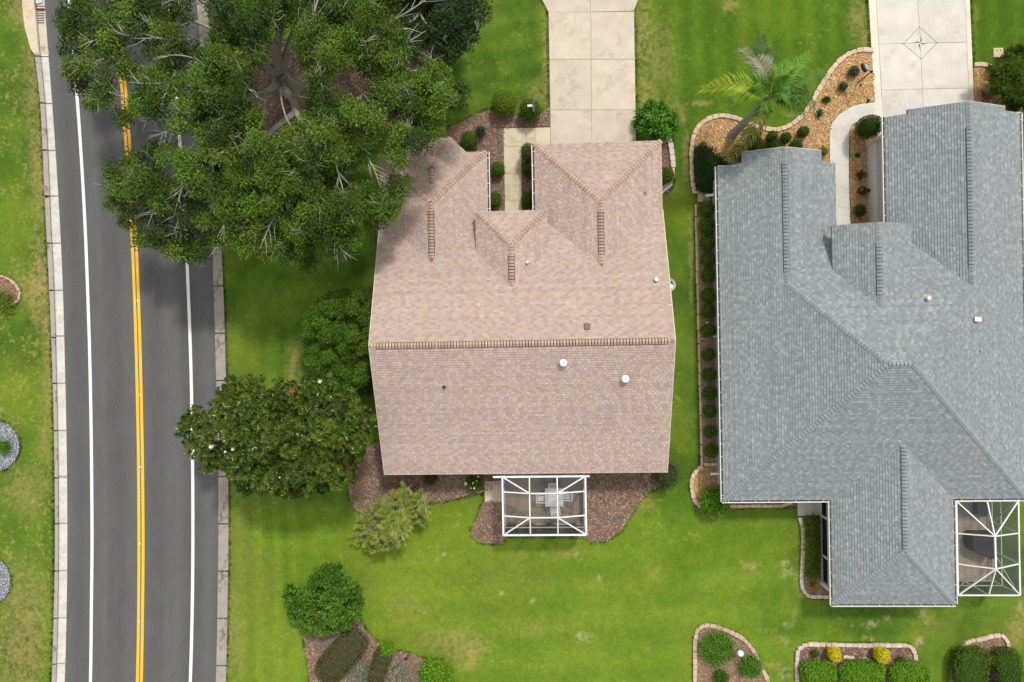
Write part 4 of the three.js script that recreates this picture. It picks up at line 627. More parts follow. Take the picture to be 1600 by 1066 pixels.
  const row = bed('narrow mulch bed with a row of clipped round shrubs along the left wall of the grey house', px([[1088, 318], [1135, 318], [1140, 727], [1097, 727]]), 'pale'); edging(row, px([[1086.5, 319], [1089, 440], [1093, 600], [1096, 724]]), { step: .9, w: .13, h: .12, seed: 8, mats: stoneMat.pale, gap: .012 });
  for (const [x, y] of [[1095, 310], [1105, 311]]) part(row, 'paving_stone', slab(px([[x - 4.5, y - 6], [x + 4.5, y - 6], [x + 4.5, y + 6], [x - 4.5, y + 6]]), -.03, .06, .01), stoneMat.white[1]);
  edging(row, px([[1091, 523], [1106, 523]]), { step: .7, w: .12, seed: 9 }); edging(row, px([[1091, 529.5], [1106, 529.5]]), { step: .7, w: .12, seed: 10 }); edging(row, px([[1099, 725.5], [1120, 725.5]]), { step: .42, w: .2, seed: 11 });
  const c1 = curve([[1097, 729], [1090, 734], [1084, 741], [1080.5, 752], [1081, 768], [1085, 781], [1092, 790]], 40), pocket = bed('small rounded straw bed with stone edging at the rear left corner of the grey house', [...c1, ...px([[1105, 795], [1135, 793], [1140, 727]])], 'straw'); edging(pocket, c1, { step: .36, seed: 12 });
  const strip2 = bed('thin mulch strip with stone edging along the rear wall of the grey house', px([[1130, 775], [1245, 775], [1245, 790], [1225, 791], [1130, 791]]), 'tan'); edging(strip2, px([[1140, 791], [1222, 790], [1232, 787]]), { step: .4, w: .2, seed: 13 });
  const c2 = curve([[1249, 808], [1253, 822], [1254.5, 850], [1253, 880], [1252, 905], [1255, 922], [1264, 931], [1280, 932], [1302, 932]], 60), lan = bed('narrow bed with pale stone edging beside the porch windows of the grey house', [...c2, ...px([[1310, 925], [1310, 804]])], 'tan'); edging(lan, c2, { step: .3, w: .22, seed: 14, mats: stoneMat.white });
  structure('patio_step', slab(px([[1246, 780], [1286, 780], [1286, 806], [1246.5, 806]]), -.05, .05, .008), concB[0], 'small pale concrete pad by the porch door at the rear of the grey house', 'patio step');
  const e1 = curve([[1086, 1100], [1085.5, 1040], [1086, 1000], [1089.5, 985], [1100, 977], [1115, 978], [1140, 987], [1160, 997], [1174, 1012], [1184, 1029], [1191, 1045], [1199, 1062], [1212, 1100]], 80), b1 = bed('pointed bed of ornamental grass with stone edging behind the grey house', e1, 'tan'); edging(b1, e1, { step: .36, seed: 15, mats: stoneMat.warm });
  const e2 = curve([[1246, 1110], [1245, 1060], [1245, 1025], [1249, 1012], [1262, 1007], [1300, 1007], [1350, 1008], [1400, 1008], [1420, 1009], [1428, 1018], [1430, 1040], [1434, 1060], [1450, 1110]], 80), b2 = bed('long rectangular bed with yellow shrubs and stone edging behind the grey house', e2, 'brown'); edging(b2, e2, { step: .36, seed: 16, mats: stoneMat.white });
  const e3 = curve([[1486, 1110], [1487, 1055], [1491, 1035], [1499, 1018], [1512, 1003], [1530, 998.5], [1552, 993.5], [1566, 993.5], [1573, 1003], [1576, 1022], [1580, 1050], [1590, 1110]], 80), b3 = bed('rounded bed with two dark hedges and stone edging in the bottom right corner', e3, 'tan'); edging(b3, e3, { step: .36, seed: 17, mats: stoneMat.pale });
  // left verge
  const tip = curve([[-40, 425], [0, 431], [16, 437], [26, 446], [31, 456], [31, 464], [26, 472], [14, 478], [-40, 485]], 50), b4 = bed('tip of a round bed with curved kerb at the left picture edge', tip, 'tan'); edging(b4, tip.slice(8, 46), { step: .5, w: .14, seed: 18, mats: stoneMat.warm, gap: .006 });
  const disc = (x, y, rx, ry) => { const l = []; for (let i = 0; i < 40; i++) { const a = i / 40 * 6.283; l.push([x + rx * Math.cos(a), y + ry * Math.sin(a)]); } return px(l); };
  bed('larger upper grey gravel disc around a small plant on the left verge', disc(-6, 697, 36, 38), 'grey'); bed('smaller lower grey gravel disc cut by the left picture edge', disc(-14, 908, 30, 36), 'grey');
}
// ---------- grass tufts ----------
{
  const r = rng(77), blade = (a, l, t) => { const g = new THREE.BufferGeometry(), s = Math.sin(a), c = Math.cos(a), w = .011; g.setAttribute('position', new THREE.Float32BufferAttribute([-s * w, 0, c * w, s * w, 0, -c * w, c * t, l, s * t], 3)); g.computeVertexNormals(); return g; };
  const bl = []; for (let i = 0; i < 9; i++) { const g = blade(r() * 6.283, .008 + .014 * r(), .03 + .05 * r()); g.translate((r() - .5) * .14, 0, (r() - .5) * .14); bl.push(g); }
  const tuft = mergeGeometries(bl), list = []; tuft.deleteAttribute('normal'); tuft.setAttribute('normal', new THREE.Float32BufferAttribute(new Array(tuft.attributes.position.count).fill([0, 1, 0]).flat(), 3));
  const hardPx = [[[845, -70], [847, 0], [857, 19], [860.5, 226], [994, 226], [990.5, 17], [1000, -70]], [[1353, -70], [1367, 165], [1523, 165], [1512, -70]], [[757, 751], [786, 751], [786, 785], [757, 785]]].map((l) => px(l));
  const house = [[-9.2, -7.4, 6.9, 7.4], [-9.2, -11, -3.4, -7], [.1, -11.2, 6.8, -7], [10.9, -9.7, 27.1, 9], [20, -12, 27.1, -6], [17.1, 9, 27.2, 15.1], [-2.6, 7, 2.5, 11.5]];
  const vl = line('outL', 60), vr = line('outR', 60), lx = (pts, z) => { for (let i = 1; i < pts.length; i++) if (pts[i].z > z) return pts[i].x; return pts.at(-1).x; };
  for (let i = 0; i < 600000 && list.length < 26000; i++) {
    const x = -37 + r() * 69, z = -24 + r() * 48; if (x > lx(vl, z) + .05 && x < lx(vr, z) - .05) continue;
    if (house.some((h) => x > h[0] && x < h[2] && z > h[1] && z < h[3]) || hardPx.some((h) => inside(x, z, h)) || BEDS.some((h) => inside(x, z, h))) continue;
    const e = .16, edge = (x0, z0) => (x0 > lx(vl, z0) && x0 < lx(vr, z0)) || hardPx.some((h) => inside(x0, z0, h)) || BEDS.some((h) => inside(x0, z0, h)); if (![[e, 0], [-e, 0], [0, e], [0, -e]].some(([a, b]) => edge(x + a, z + b))) continue;
    const c = lawnColor(x, z, false), k = .95 + .12 * r(), [u, v] = toPx(x, z); if (u > 785 && u < 862 && v > 198 && v < 232) continue; if (u > 1294 && u < 1386 && v > 155 && v < 215) continue;
    list.push([V(x, -.004, z), new THREE.Euler(0, r() * 6.28, 0), .7 + .7 * r(), C(c[0] * k, c[1] * k * (.95 + .1 * r()), c[2] * k)]);
  }
  const g = instances(null, 'grass', tuft, new THREE.MeshPhysicalMaterial({ side: THREE.DoubleSide, roughness: .95, specularIntensity: .25 }), list); g.userData = { kind: 'stuff', label: 'short mown grass blades all over the lawns', category: 'grass' };
}
// ---------- foliage ----------
/** leaves as folded blades; f(i) -> [base, direction, sideways, length, width, colour] */
function leaves(n, f) {
  const pos = [], col = [], nor = [];
  for (let i = 0; i < n; i++) {
    const [p, d, s, L, W, c] = f(i), up = s.clone().cross(d).normalize(), a = p, t = p.clone().addScaledVector(d, L).addScaledVector(up, -.12 * L), m = p.clone().addScaledVector(d, L * .45), l = m.clone().addScaledVector(s, W / 2).addScaledVector(up, W * .16), r = m.clone().addScaledVector(s, -W / 2).addScaledVector(up, W * .16);
    for (const v of [a, l, t, a, t, r]) { pos.push(v.x, v.y, v.z); col.push(c[0], c[1], c[2]); }
    const n1 = l.clone().sub(a).cross(t.clone().sub(a)).normalize(), n2 = t.clone().sub(a).cross(r.clone().sub(a)).normalize(); for (const q of [n1, n1, n1, n2, n2, n2]) nor.push(q.x, q.y, q.z);
  }
  const g = new THREE.BufferGeometry(); g.setAttribute('position', new THREE.Float32BufferAttribute(pos, 3)); g.setAttribute('color', new THREE.Float32BufferAttribute(col, 3)); g.setAttribute('normal', new THREE.Float32BufferAttribute(nor, 3)); return g;
}
const dirs = (r, up = 0) => { const y = r() * 2 - 1, a = r() * 6.283, k = Math.sqrt(1 - y * y); return V(Math.cos(a) * k, y + up, Math.sin(a) * k).normalize(); };
const sideOf = (d, r) => { const s = d.clone().cross(Yv); if (s.lengthSq() < .01) s.set(1, 0, 0); return s.normalize().applyAxisAngle(d, (r() - .5) * 1.6); };
const leafC = leafMat({ vertexColors: true }), leafI = leafMat({ roughness: .62 }), woodMat = std({ color: C(.2, .18, .15), roughness: .95 }), barkTex = tex(256, 256, (i, j) => { const n = .5 * tile(i, j, 256, 24, 3) + .3 * tile(i, j, 256, 64, 4) + .2 * hash(i, j, 5); return mix([.17, .16, .135], [.46, .44, .38], n); }), bark = std({ map: barkTex, roughness: .95, bumpMap: grain, bumpScale: .02 }), paleTwig = std({ color: C(.31, .3, .24), roughness: .95 });
/** dense clipped or loose shrub crown on an uneven ellipsoid whose foot is at y = 0 */
function shrubGeo({ rx = .6, ry = .55, rz = rx, cy = ry, n = 900, L = .1, W = .05, cols, seed = 1, loose = .08, lump = .06, lf = 3, boxy = 0, upL = .3 }) {
  const r = rng(seed), surf = (d) => { let k = 1 + lump * 2 * (fbm(d.x * lf + 9, d.z * lf + d.y * lf * 1.7, seed, 2) - .5); const q = boxy ? Math.pow(Math.pow(Math.abs(d.x), 2 + boxy) + Math.pow(Math.abs(d.y), 2 + boxy) + Math.pow(Math.abs(d.z), 2 + boxy), -1 / (2 + boxy)) : 1; return V(d.x * rx, d.y * ry, d.z * rz).multiplyScalar(k * q); };
  const core = new THREE.IcosahedronGeometry(1, 3), p = core.attributes.position, cc = []; core.deleteAttribute('uv');
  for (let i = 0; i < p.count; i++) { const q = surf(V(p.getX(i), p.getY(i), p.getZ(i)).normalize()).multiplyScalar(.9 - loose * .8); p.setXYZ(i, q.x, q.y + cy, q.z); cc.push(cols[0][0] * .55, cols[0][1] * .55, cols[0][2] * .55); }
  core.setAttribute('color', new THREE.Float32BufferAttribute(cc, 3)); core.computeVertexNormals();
  const lv = leaves(n, () => {
    let d = dirs(r); while (d.y < -.45) d = dirs(r);
    const out = V(d.x / rx, d.y / ry, d.z / rz).normalize(), base = surf(d).multiplyScalar(1 - loose * (.3 + r())); base.y += cy;
    const dir = out.clone().multiplyScalar(upL + .5 * r()).add(dirs(r)).normalize(), c = mix(cols[0], cols[1 + Math.floor(r() * (cols.length - 1))], r()), k = .8 + .4 * r();
    const side = dir.clone().cross(out); if (side.lengthSq() < .01) side.set(1, 0, 0); return [base, dir, side.normalize(), L * (.7 + .6 * r()), W * (.7 + .6 * r()), c.map((q) => q * k)];
  });
  return mergeGeometries([core.toNonIndexed ? core : core, lv].map((g) => { const q = g.index ? g.toNonIndexed() : g; return q; }));
}
function shrub(name, label, category, pos, o, group) {
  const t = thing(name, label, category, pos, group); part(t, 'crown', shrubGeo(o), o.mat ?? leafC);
  const st = [], r = rng((o.seed ?? 1) + 5); for (let i = 0; i < 4; i++) { const a = r() * 6.283; st.push(limb([[V(Math.cos(a) * .05, -.03, Math.sin(a) * .05), .025], [V(Math.cos(a) * o.rx * .3, (o.cy ?? o.ry) * .6, Math.sin(a) * (o.rz ?? o.rx) * .3), .018], [V(Math.cos(a) * o.rx * .55, (o.cy ?? o.ry), Math.sin(a) * (o.rz ?? o.rx) * .55), .008]], 5, 2)); } part(t, 'stem', merge(st), woodMat); return t;
}
const GREEN = { box: [[.052, .105, .006], [.08, .15, .008], [.1, .175, .01]], lime: [[.11, .19, .008], [.17, .27, .012], [.14, .23, .01]], deep: [[.035, .068, .005], [.055, .1, .007], [.065, .115, .008]], olive: [[.06, .1, .02], [.11, .16, .03], [.14, .17, .05]], blue: [[.045, .085, .055], [.075, .12, .075], [.06, .1, .07]], yellow: [[.55, .46, .008], [.82, .7, .012], [.68, .6, .02]], maroon: [[.085, .085, .03], [.125, .12, .045], [.14, .105, .055], [.095, .125, .035]], plum: [[.04, .022, .03], [.075, .045, .055], [.06, .03, .04]], bright: [[.1, .22, .008], [.17, .34, .014], [.13, .28, .012]], gold: [[.16, .13, .01], [.4, .25, .01], [.12, .16, .01]] };
const ORD = ['first', 'second', 'third', 'fourth', 'fifth', 'sixth', 'seventh', 'eighth', 'ninth', 'tenth', 'eleventh', 'twelfth', 'thirteenth', 'fourteenth', 'fifteenth'];
{ // clipped balls along the left wall of the grey house
  const row = [[1103, 326, 12], [1104.5, 354, 12.5], [1105, 379, 11.5], [1105.5, 405, 11], [1107, 430, 11], [1107, 461, 11], [1106.5, 486, 10.5], [1107, 516, 11], [1107, 553, 10], [1108, 584, 10.5], [1109, 613, 10.5], [1109, 641, 10], [1110, 673, 10], [1111, 703, 10.5]];
  const proto = [0, 1, 2].map((i) => shrubGeo({ rx: .46, ry: .44, cy: .48, n: 900, L: .09, W: .045, cols: GREEN.deep.map((c, k) => c.map((q) => q * (1.9 + .25 * k))), seed: 20 + i, lump: .05 }));
  let src;
  row.forEach(([x, y, r], i) => { const p = at(x - 1.5, y + 1, .25).setY(0), label = `clipped round shrub, ${ORD[i]} from the top in the row along the grey house wall`, s = r * .04 / .46; if (!src) { src = shrub('round_shrub', label, 'shrub', p, { rx: .46, ry: .44, cy: .48, n: 900, L: .09, W: .045, cols: GREEN.deep, seed: 19, lump: .05 }, 'clipped round shrubs in the row along the grey house'); src.scale.setScalar(s); src.children[0].geometry = proto[0]; } else { const c = copyOf(src, 'round_shrub', label, p, i * 1.7, s); c.children[0].geometry = proto[i % 3]; } });
}
const ball = (label, x, y, r, cols, o = {}) => { const R = r * .0395, h = o.h ?? R * .95, p = at(x, y, h).setY(0); return shrub('round_shrub', label, 'shrub', p, { rx: R, ry: h * .98, cy: h, n: Math.round(900 * Math.max(1, R * R / .4)), L: .085, W: .045, cols, seed: Math.round(x + y), lump: .04, ...o }); };
ball('large lime green clipped round shrub on the lawn edge near the beige driveway', 788, 160, 20, GREEN.lime, { n: 2200 });
ball('clipped round shrub pierced by a black sign post beside the beige driveway', 828, 173, 18, GREEN.box);
ball('dark clipped round shrub at the front left corner of the salmon house', 733, 220, 15, GREEN.box);
ball('clipped round shrub left of the beige path, nearer the lawn of the pair', 777, 265, 11.5, GREEN.box.map((c) => c.map((q) => q * 1.2)));
ball('clipped round shrub left of the beige path, nearer the front door of the pair', 772.5, 311, 11.5, GREEN.box.map((c) => c.map((q) => q * 1.15)));
ball('clipped round shrub right of the beige path near the front door', 825.5, 312, 11.5, GREEN.box.map((c) => c.map((q) => q * 1.1)));
ball('dark round shrub tucked behind the olive shrub at the garage corner', 828, 264, 13, GREEN.deep);
for (const [i, x] of [800, 828, 858, 893].entries()) ball(`low dark shrub against the lawn side of the white screen enclosure, ${ORD[i]} from the left`, x, 828, 15 - i % 2 * 2, GREEN.deep, { h: .32, loose: .35, lump: .25, n: 500 });
ball('light olive upright shrub at the garage corner beside the beige path', 826, 238, 15, GREEN.olive, { h: .9, loose: .25, lump: .15, n: 1500 });
ball('low yellowish green shrub by the right garage wall of the salmon house', 1042, 274, 12, GREEN.lime.map((c) => c.map((q) => q * .8)), { h: .4 });
ball('dark loose shrub beside the round shrub at the salmon house front corner', 751, 206, 10, GREEN.blue.map((c) => c.map((q) => q * .6)), { loose: .4, lump: .3, n: 500 });
ball('large dark clipped round shrub at the front corner of the grey garage', 1357, 199, 17.5, GREEN.deep, { n: 2200, h: 1.05 });
// rounded shrubs in the straw bed
ball('clipped shrub next to the palm trunk, leftmost of the upper row in the straw bed', 1178, 212, 10, GREEN.box, { h: .55 });
ball('clipped egg shaped shrub in the straw bed, second in the upper row from the palm', 1206, 214, 8, GREEN.box, { h: .5 }); ball('clipped egg shaped shrub in the straw bed, third in the upper row from the palm', 1227, 216, 8, GREEN.box, { h: .5 }); ball('clipped egg shaped shrub in the straw bed set apart towards the curved path', 1255, 206.5, 8, GREEN.box, { h: .45 });
ball('clipped shrub half under the grey gable, left of the lower row', 1183, 229, 13, GREEN.deep, { h: .6 }); ball('clipped shrub half under the grey gable, middle of the lower row', 1210, 228, 11, GREEN.deep, { h: .5 }); ball('clipped shrub half under the grey gable, right of the lower row', 1243, 230, 10, GREEN.deep, { h: .45 }); ball('dark clipped shrub by the left corner of the grey gable behind the hanging frond', 1155, 238, 13, GREEN.deep, { h: .6 });
ball('yellow and green leafy shrub between grey gable and curved path', 1286, 237, 9, GREEN.gold, { h: .45, loose: .35, lump: .25, n: 350 });
// small plants
const tuftPlant = (name, label, x, y, r, cols, o = {}) => { const p = at(x, y, .2).setY(0), R = r * .04, t = thing(name, label, 'plant', p, o.group), q = rng(Math.round(x * 3 + y)); part(t, 'foliage', leaves(o.n ?? 60, () => { const a = q() * 6.283, e = .15 + q() * 1.2, d = V(Math.cos(a) * Math.cos(e), Math.sin(e), Math.sin(a) * Math.cos(e)); const c = mix(cols[0], cols[1], q()); return [V(Math.cos(a) * R * .12 * q(), .02 + .1 * q(), Math.sin(a) * R * .12 * q()), d, V(-Math.sin(a), 0, Math.cos(a)), R * (.6 + .5 * q()), (o.w ?? .07) * (.7 + .6 * q()), c.map((k) => k * (.8 + .4 * q()))]; }), leafC); part(t, 'stem', new THREE.CylinderGeometry(.02, .03, .12, 6), woodMat); return t; };
ball('blue green mounded plant nearest the black pole in the straw bed', 1334.5, 111.5, 9, GREEN.blue, { h: .3, loose: .25, n: 500 }); ball('blue green mounded plant below the black pole, smaller of the two mounds', 1317.5, 135, 7.5, GREEN.blue, { h: .28, loose: .3, n: 400 });
tuftPlant('spiky_plant', 'spiky green plant midway along the wavy edging in the straw bed', 1292, 155, 9, GREEN.box, { n: 70 }); tuftPlant('spiky_plant', 'pale blue green rosette plant close to the palm fronds in the straw bed', 1281, 177, 9, GREEN.blue.map((c) => c.map((q) => q * 1.8)), { n: 60, w: .1 });
tuftPlant('small_plant', 'tiny green plant where the curved path meets the driveway', 1358, 156, 4, GREEN.box, { n: 25 });
tuftPlant('small_plant', 'small round green plant below the big clipped shrub by the grey garage wall', 1341, 242, 5.5, GREEN.box, { n: 60 }); tuftPlant('small_plant', 'sparse grey green plant beside the grey garage wall', 1345, 273, 11, GREEN.olive.map((c) => c.map((q) => q * .8)), { n: 60, w: .05 });
ball('dark round shrub between path and garage wall near the grey entry gable', 1344, 329, 10.5, GREEN.deep, { h: .35, loose: .3, n: 500 }); ball('bright shrub partly under the grey entry gable by the path', 1352, 355, 9, GREEN.bright, { h: .35, loose: .25, n: 400 });
tuftPlant('small_plant', 'small dry brown plant beside the wavy edging right of the pale driveway', 1541, 152, 14, [[.16, .1, .06], [.22, .15, .09]], { n: 50, w: .03 });
ball('bright green fern like shrub at the rear left corner of the grey house', 1115, 784, 24, GREEN.bright, { h: .7, loose: .3, lump: .2, n: 1500, L: .2, W: .06 });
ball('sparse olive shrub at the rear right corner of the salmon house', 1040, 742, 27, GREEN.olive.map((c) => c.map((q) => q * .7)), { h: .75, loose: .35, lump: .2, n: 2000 });
tuftPlant('small_plant', 'yellow orange flowering plant at the end of the porch bed', 1272, 915, 8, [[.5, .3, .01], [.3, .25, .02]], { n: 110, w: .06 });
ball('flowering green shrub with white blossoms left of the concrete pad', 741, 755, 15, GREEN.box, { h: .5, loose: .3, n: 700, L: .14 }); ball('low green shrub under the rear eave of the salmon house', 673, 747, 13, GREEN.deep, { h: .4, loose: .3, n: 500 });
{ const r = rng(4), petals = []; for (const [x, y, h, s] of [[728, 756, .7, 1.5], [739, 755, 1, .7], [741, 763, .9, .8], [747, 745, 1, .8], [736, 763, .8, .6], [745, 752, 1.05, .6]]) { const p = at(x, y, h); for (let k = 0; k < 7; k++) { const a = k / 7 * 6.283; petals.push([p, V(Math.cos(a), .4, Math.sin(a)).normalize(), V(-Math.sin(a), 0, Math.cos(a)), .09 * s, .07 * s, [.75, .73, .62]]); } } const sh = scene.children.filter((o) => o.userData.label?.startsWith('flowering green'))[0]; const g = leaves(petals.length, (i) => petals[i]); g.translate(-sh.position.x, 0, -sh.position.z); part(sh, 'blossom', g, leafC); void r; }
// dark juniper mass at the left front corner of the grey house
{ const p = at(1102, 258, .35).setY(0), q = rng(88), t = thing('juniper_shrub', 'wide dark green spreading juniper at the front left corner of the grey house', 'shrub', p), out = px([[1085, 228], [1098, 224], [1112, 232], [1126, 243], [1140, 253], [1146, 262], [1128, 268], [1124, 300], [1110, 302], [1088, 298], [1084, 265]], .4), list = []; const xs = out.map((v) => v.x), zs = out.map((v) => v.z);
  while (list.length < 1500) { const x = Math.min(...xs) + q() * (Math.max(...xs) - Math.min(...xs)), z = Math.min(...zs) + q() * (Math.max(...zs) - Math.min(...zs)); if (!inside(x, z, out)) continue; const a = q() * 6.283, h = .25 + .35 * fbm(x * 1.5, z * 1.5, 5), d = V(Math.cos(a), .5 + .5 * q(), Math.sin(a)).normalize(), c = mix([.016, .04, .008], [.04, .082, .014], q()); list.push([V(x - p.x, h * (.6 + .4 * q()), z - p.z), d, V(-Math.sin(a), 0, Math.cos(a)), .16 + .16 * q(), .05, c]); }
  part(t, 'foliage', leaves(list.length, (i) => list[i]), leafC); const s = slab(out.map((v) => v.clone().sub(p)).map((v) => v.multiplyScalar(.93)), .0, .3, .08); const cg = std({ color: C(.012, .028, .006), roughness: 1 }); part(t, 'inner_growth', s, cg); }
/** ornamental grass: arching blades */
function grassPlant(name, label, x, y, r, cols, n, seed, o = {}) {
  const h0 = o.h ?? .45, p = at(x, y, h0).setY(0), R = r * .039, t = thing(name, label, o.cat ?? 'ornamental grass', p), q = rng(seed), pos = [], col = [];
  for (let i = 0; i < n; i++) {
    const a = q() * 6.283, b = q() * 6.283, k = Math.sqrt(q()) * (o.fill ?? .6), o0 = V(Math.cos(b) * R * k * (o.sx ?? 1), 0, Math.sin(b) * R * k * (o.sz ?? 1)), len = R * (o.len ?? .55) * (.6 + .6 * q()), hh = h0 * (.7 + .6 * q()), s = V(-Math.sin(a), 0, Math.cos(a)), w = (o.w ?? .035) * (.7 + .6 * q()), c = mix(cols[0], cols[1 + Math.floor(q() * (cols.length - 1))], q());
    const c0 = o0, c1 = o0.clone().add(V(Math.cos(a) * len * .45, hh, Math.sin(a) * len * .45)), c2 = o0.clone().add(V(Math.cos(a) * len, hh * (.55 + .3 * q()), Math.sin(a) * len));
    const e = [c0.clone().addScaledVector(s, w / 2), c0.clone().addScaledVector(s, -w / 2), c1.clone().addScaledVector(s, w / 2), c1.clone().addScaledVector(s, -w / 2), c2];
    for (const k2 of [0, 1, 2, 1, 3, 2, 2, 3, 4]) { pos.push(e[k2].x, e[k2].y, e[k2].z); col.push(...c); }
  }
  const g = new THREE.BufferGeometry(); g.setAttribute('position', new THREE.Float32BufferAttribute(pos, 3)); g.setAttribute('color', new THREE.Float32BufferAttribute(col, 3)); g.computeVertexNormals(); part(t, 'blade', g, leafC, { kind: 'stuff' }); part(t, 'crown_base', new THREE.CylinderGeometry(R * .35, R * .45, .1, 9), std({ color: C(.05, .05, .02), roughness: 1 })); return t;
}
const GR = [[.045, .125, .006], [.09, .22, .01], [.13, .25, .02]], GRo = [[.06, .11, .008], [.12, .19, .012], [.2, .22, .03]];
grassPlant('ornamental_grass', 'large ornamental grass clump in the pointed bed left of the white globe lamp', 1122, 1015, 33, GR, 900, 3); grassPlant('ornamental_grass', 'ornamental grass clump in the pointed bed right below the white globe lamp', 1174, 1043, 23, GR, 500, 4); grassPlant('ornamental_grass', 'ornamental grass at the bottom picture edge in the pointed bed', 1128, 1060, 16, GR.map((c) => c.map((q) => q * .8)), 300, 5);
for (const [i, y] of [817, 836, 855, 874, 893].entries()) grassPlant('ornamental_grass', `strappy grass clump beside the porch windows, ${ORD[i]} from the concrete pad`, 1270 + (i % 2), y, 13, GRo, 260, 40 + i, { len: .9, h: .4 });
grassPlant('strappy_plant', 'strappy green plant in the round bed tip at the left picture edge', 4, 472, 20, GRo, 200, 50, { len: 1 }); grassPlant('strappy_plant', 'small yellow green plant in the upper grey gravel disc', 2, 699, 14, GR, 150, 51, { len: 1 });
// clipped hedges and shrubs along the bottom
const hedge = (label, x, y, rx, rz, h, cols, ry = 0, o = {}) => { const p = at(x, y, h * .9).setY(0), t = shrub('clipped_hedge', label, 'hedge', p, { rx: rx * .039, ry: h / 2, rz: rz * .039, cy: h / 2, n: o.n ?? 3200, L: .09, W: .05, cols, seed: Math.round(x), lump: .09, boxy: o.boxy ?? 2, ...o }); t.rotation.y = ry; return t; };
hedge('longer clipped brownish green hedge lying diagonally in the bottom left bed', 531, 1029, 49, 25, .85, GREEN.maroon, .82, { n: 5200 }); hedge('shorter clipped brownish green hedge at the bottom edge beside the silvery plants', 591, 1046, 34, 14, .8, GREEN.maroon, 1.25, { n: 2600 });
hedge('bright green hedge mound at the left end of the rectangular bed', 1282, 1058, 27, 21, 1.0, GREEN.bright, .06, { boxy: 1, L: .11, W: .06, n: 2600, lump: .1 }); hedge('bright green hedge mound in the middle of the rectangular bed', 1352, 1058, 34, 21, 1.0, GREEN.bright, .02, { boxy: 1, L: .11, W: .06, n: 2600, lump: .1 }); hedge('bright green hedge mound at the right end of the rectangular bed', 1425, 1060, 31, 20, 1.0, GREEN.bright, 0, { boxy: 1, L: .11, W: .06, n: 2600, lump: .1 });
hedge('dark green clipped hedge on the left of the purple shrub in the bottom right corner', 1522, 1050, 26, 34, 1.15, GREEN.box, -.1, { n: 3600 }); hedge('dark green clipped hedge on the right of the purple shrub in the bottom right corner', 1580, 1050, 21, 32, 1.1, GREEN.box.map((c) => c.map((q) => q * .9)), .1, { n: 3000 });
ball('dark purple shrub between the two hedges in the bottom right corner', 1555, 1056, 16, GREEN.plum, { h: .5, loose: .25 }); ball('yellow green small shrub above the purple shrub in the bottom right corner', 1548, 1029, 10, GREEN.gold.map((c) => [c[0] * .6, c[1] * 1.2, c[2]]), { h: .45, loose: .3, n: 500 });
ball('yellow shrub on the left of the pair in the rectangular bed', 1303, 1021, 8.8, GREEN.yellow, { h: .5, boxy: 2, loose: .15 }); ball('yellow shrub on the right of the pair in the rectangular bed', 1377, 1022.5, 10.3, GREEN.yellow, { h: .55, boxy: 2, loose: .15 });
ball('small green shrub at the left end of the rectangular bed', 1274, 1021, 6.5, GREEN.box, { h: .25, loose: .3, n: 250 }); ball('small green shrub at the right end of the rectangular bed', 1409, 1033, 8, GREEN.box, { h: .3, loose: .3, n: 300 });
ball('small bright green shrub above the shorter brownish hedge', 605, 1014, 13, GREEN.bright, { h: .45, loose: .3, n: 700, L: .14, W: .07 }); ball('bright green flowering shrub at the bottom edge right of the silvery plants', 680, 1054, 30, GREEN.bright, { h: .7, loose: .3, lump: .2, n: 1800, L: .15, W: .08 });
grassPlant('silvery_plant', 'silvery grey sprawling plant between the two brownish hedges', 562, 1055, 20, [[.2, .21, .15], [.36, .36, .28], [.13, .18, .07]], 380, 61, { cat: 'plant', w: .03, len: .5, fill: 1 }); grassPlant('silvery_plant', 'silvery grey sprawling plant right of the shorter brownish hedge', 622, 1056, 24, [[.24, .21, .16], [.4, .38, .3], [.16, .2, .08]], 420, 62, { cat: 'plant', w: .03, len: .5, fill: 1 });
grassPlant('dry_twig_plant', 'bare grey twiggy plant left of the longer brownish hedge', 505, 1003, 17, [[.22, .18, .15], [.34, .29, .25]], 130, 63, { cat: 'plant', w: .018, len: .7, fill: .8, h: .25 });
// ---------- trees ----------
function sprig(n, R, L, W, seed, up = .15) { const r = rng(seed); return leaves(n, () => { const d = dirs(r, up), b = d.clone().multiplyScalar(R * (.15 + .7 * r())), dir = d.clone().add(dirs(r).multiplyScalar(.9)).normalize(), k = .75 + .5 * r(); return [b, dir, sideOf(dir, r), L * (.7 + .6 * r()), W * (.7 + .6 * r()), [k, k, k * (.8 + .3 * r())]]; }); }
function twigSprig(n, L, seed) { const r = rng(seed), g = []; for (let i = 0; i < n; i++) { const d = dirs(r, .25), e = d.clone().multiplyScalar(L * (.6 + .6 * r())), m = e.clone().multiplyScalar(.5).add(dirs(r).multiplyScalar(L * .14)); g.push(limb([[V(0, 0, 0), .017], [m, .012], [e, .005]], 3, 1)); } return merge(g); }
const polyPx = (pts) => pts.map(([x, y]) => V(x, 0, y));
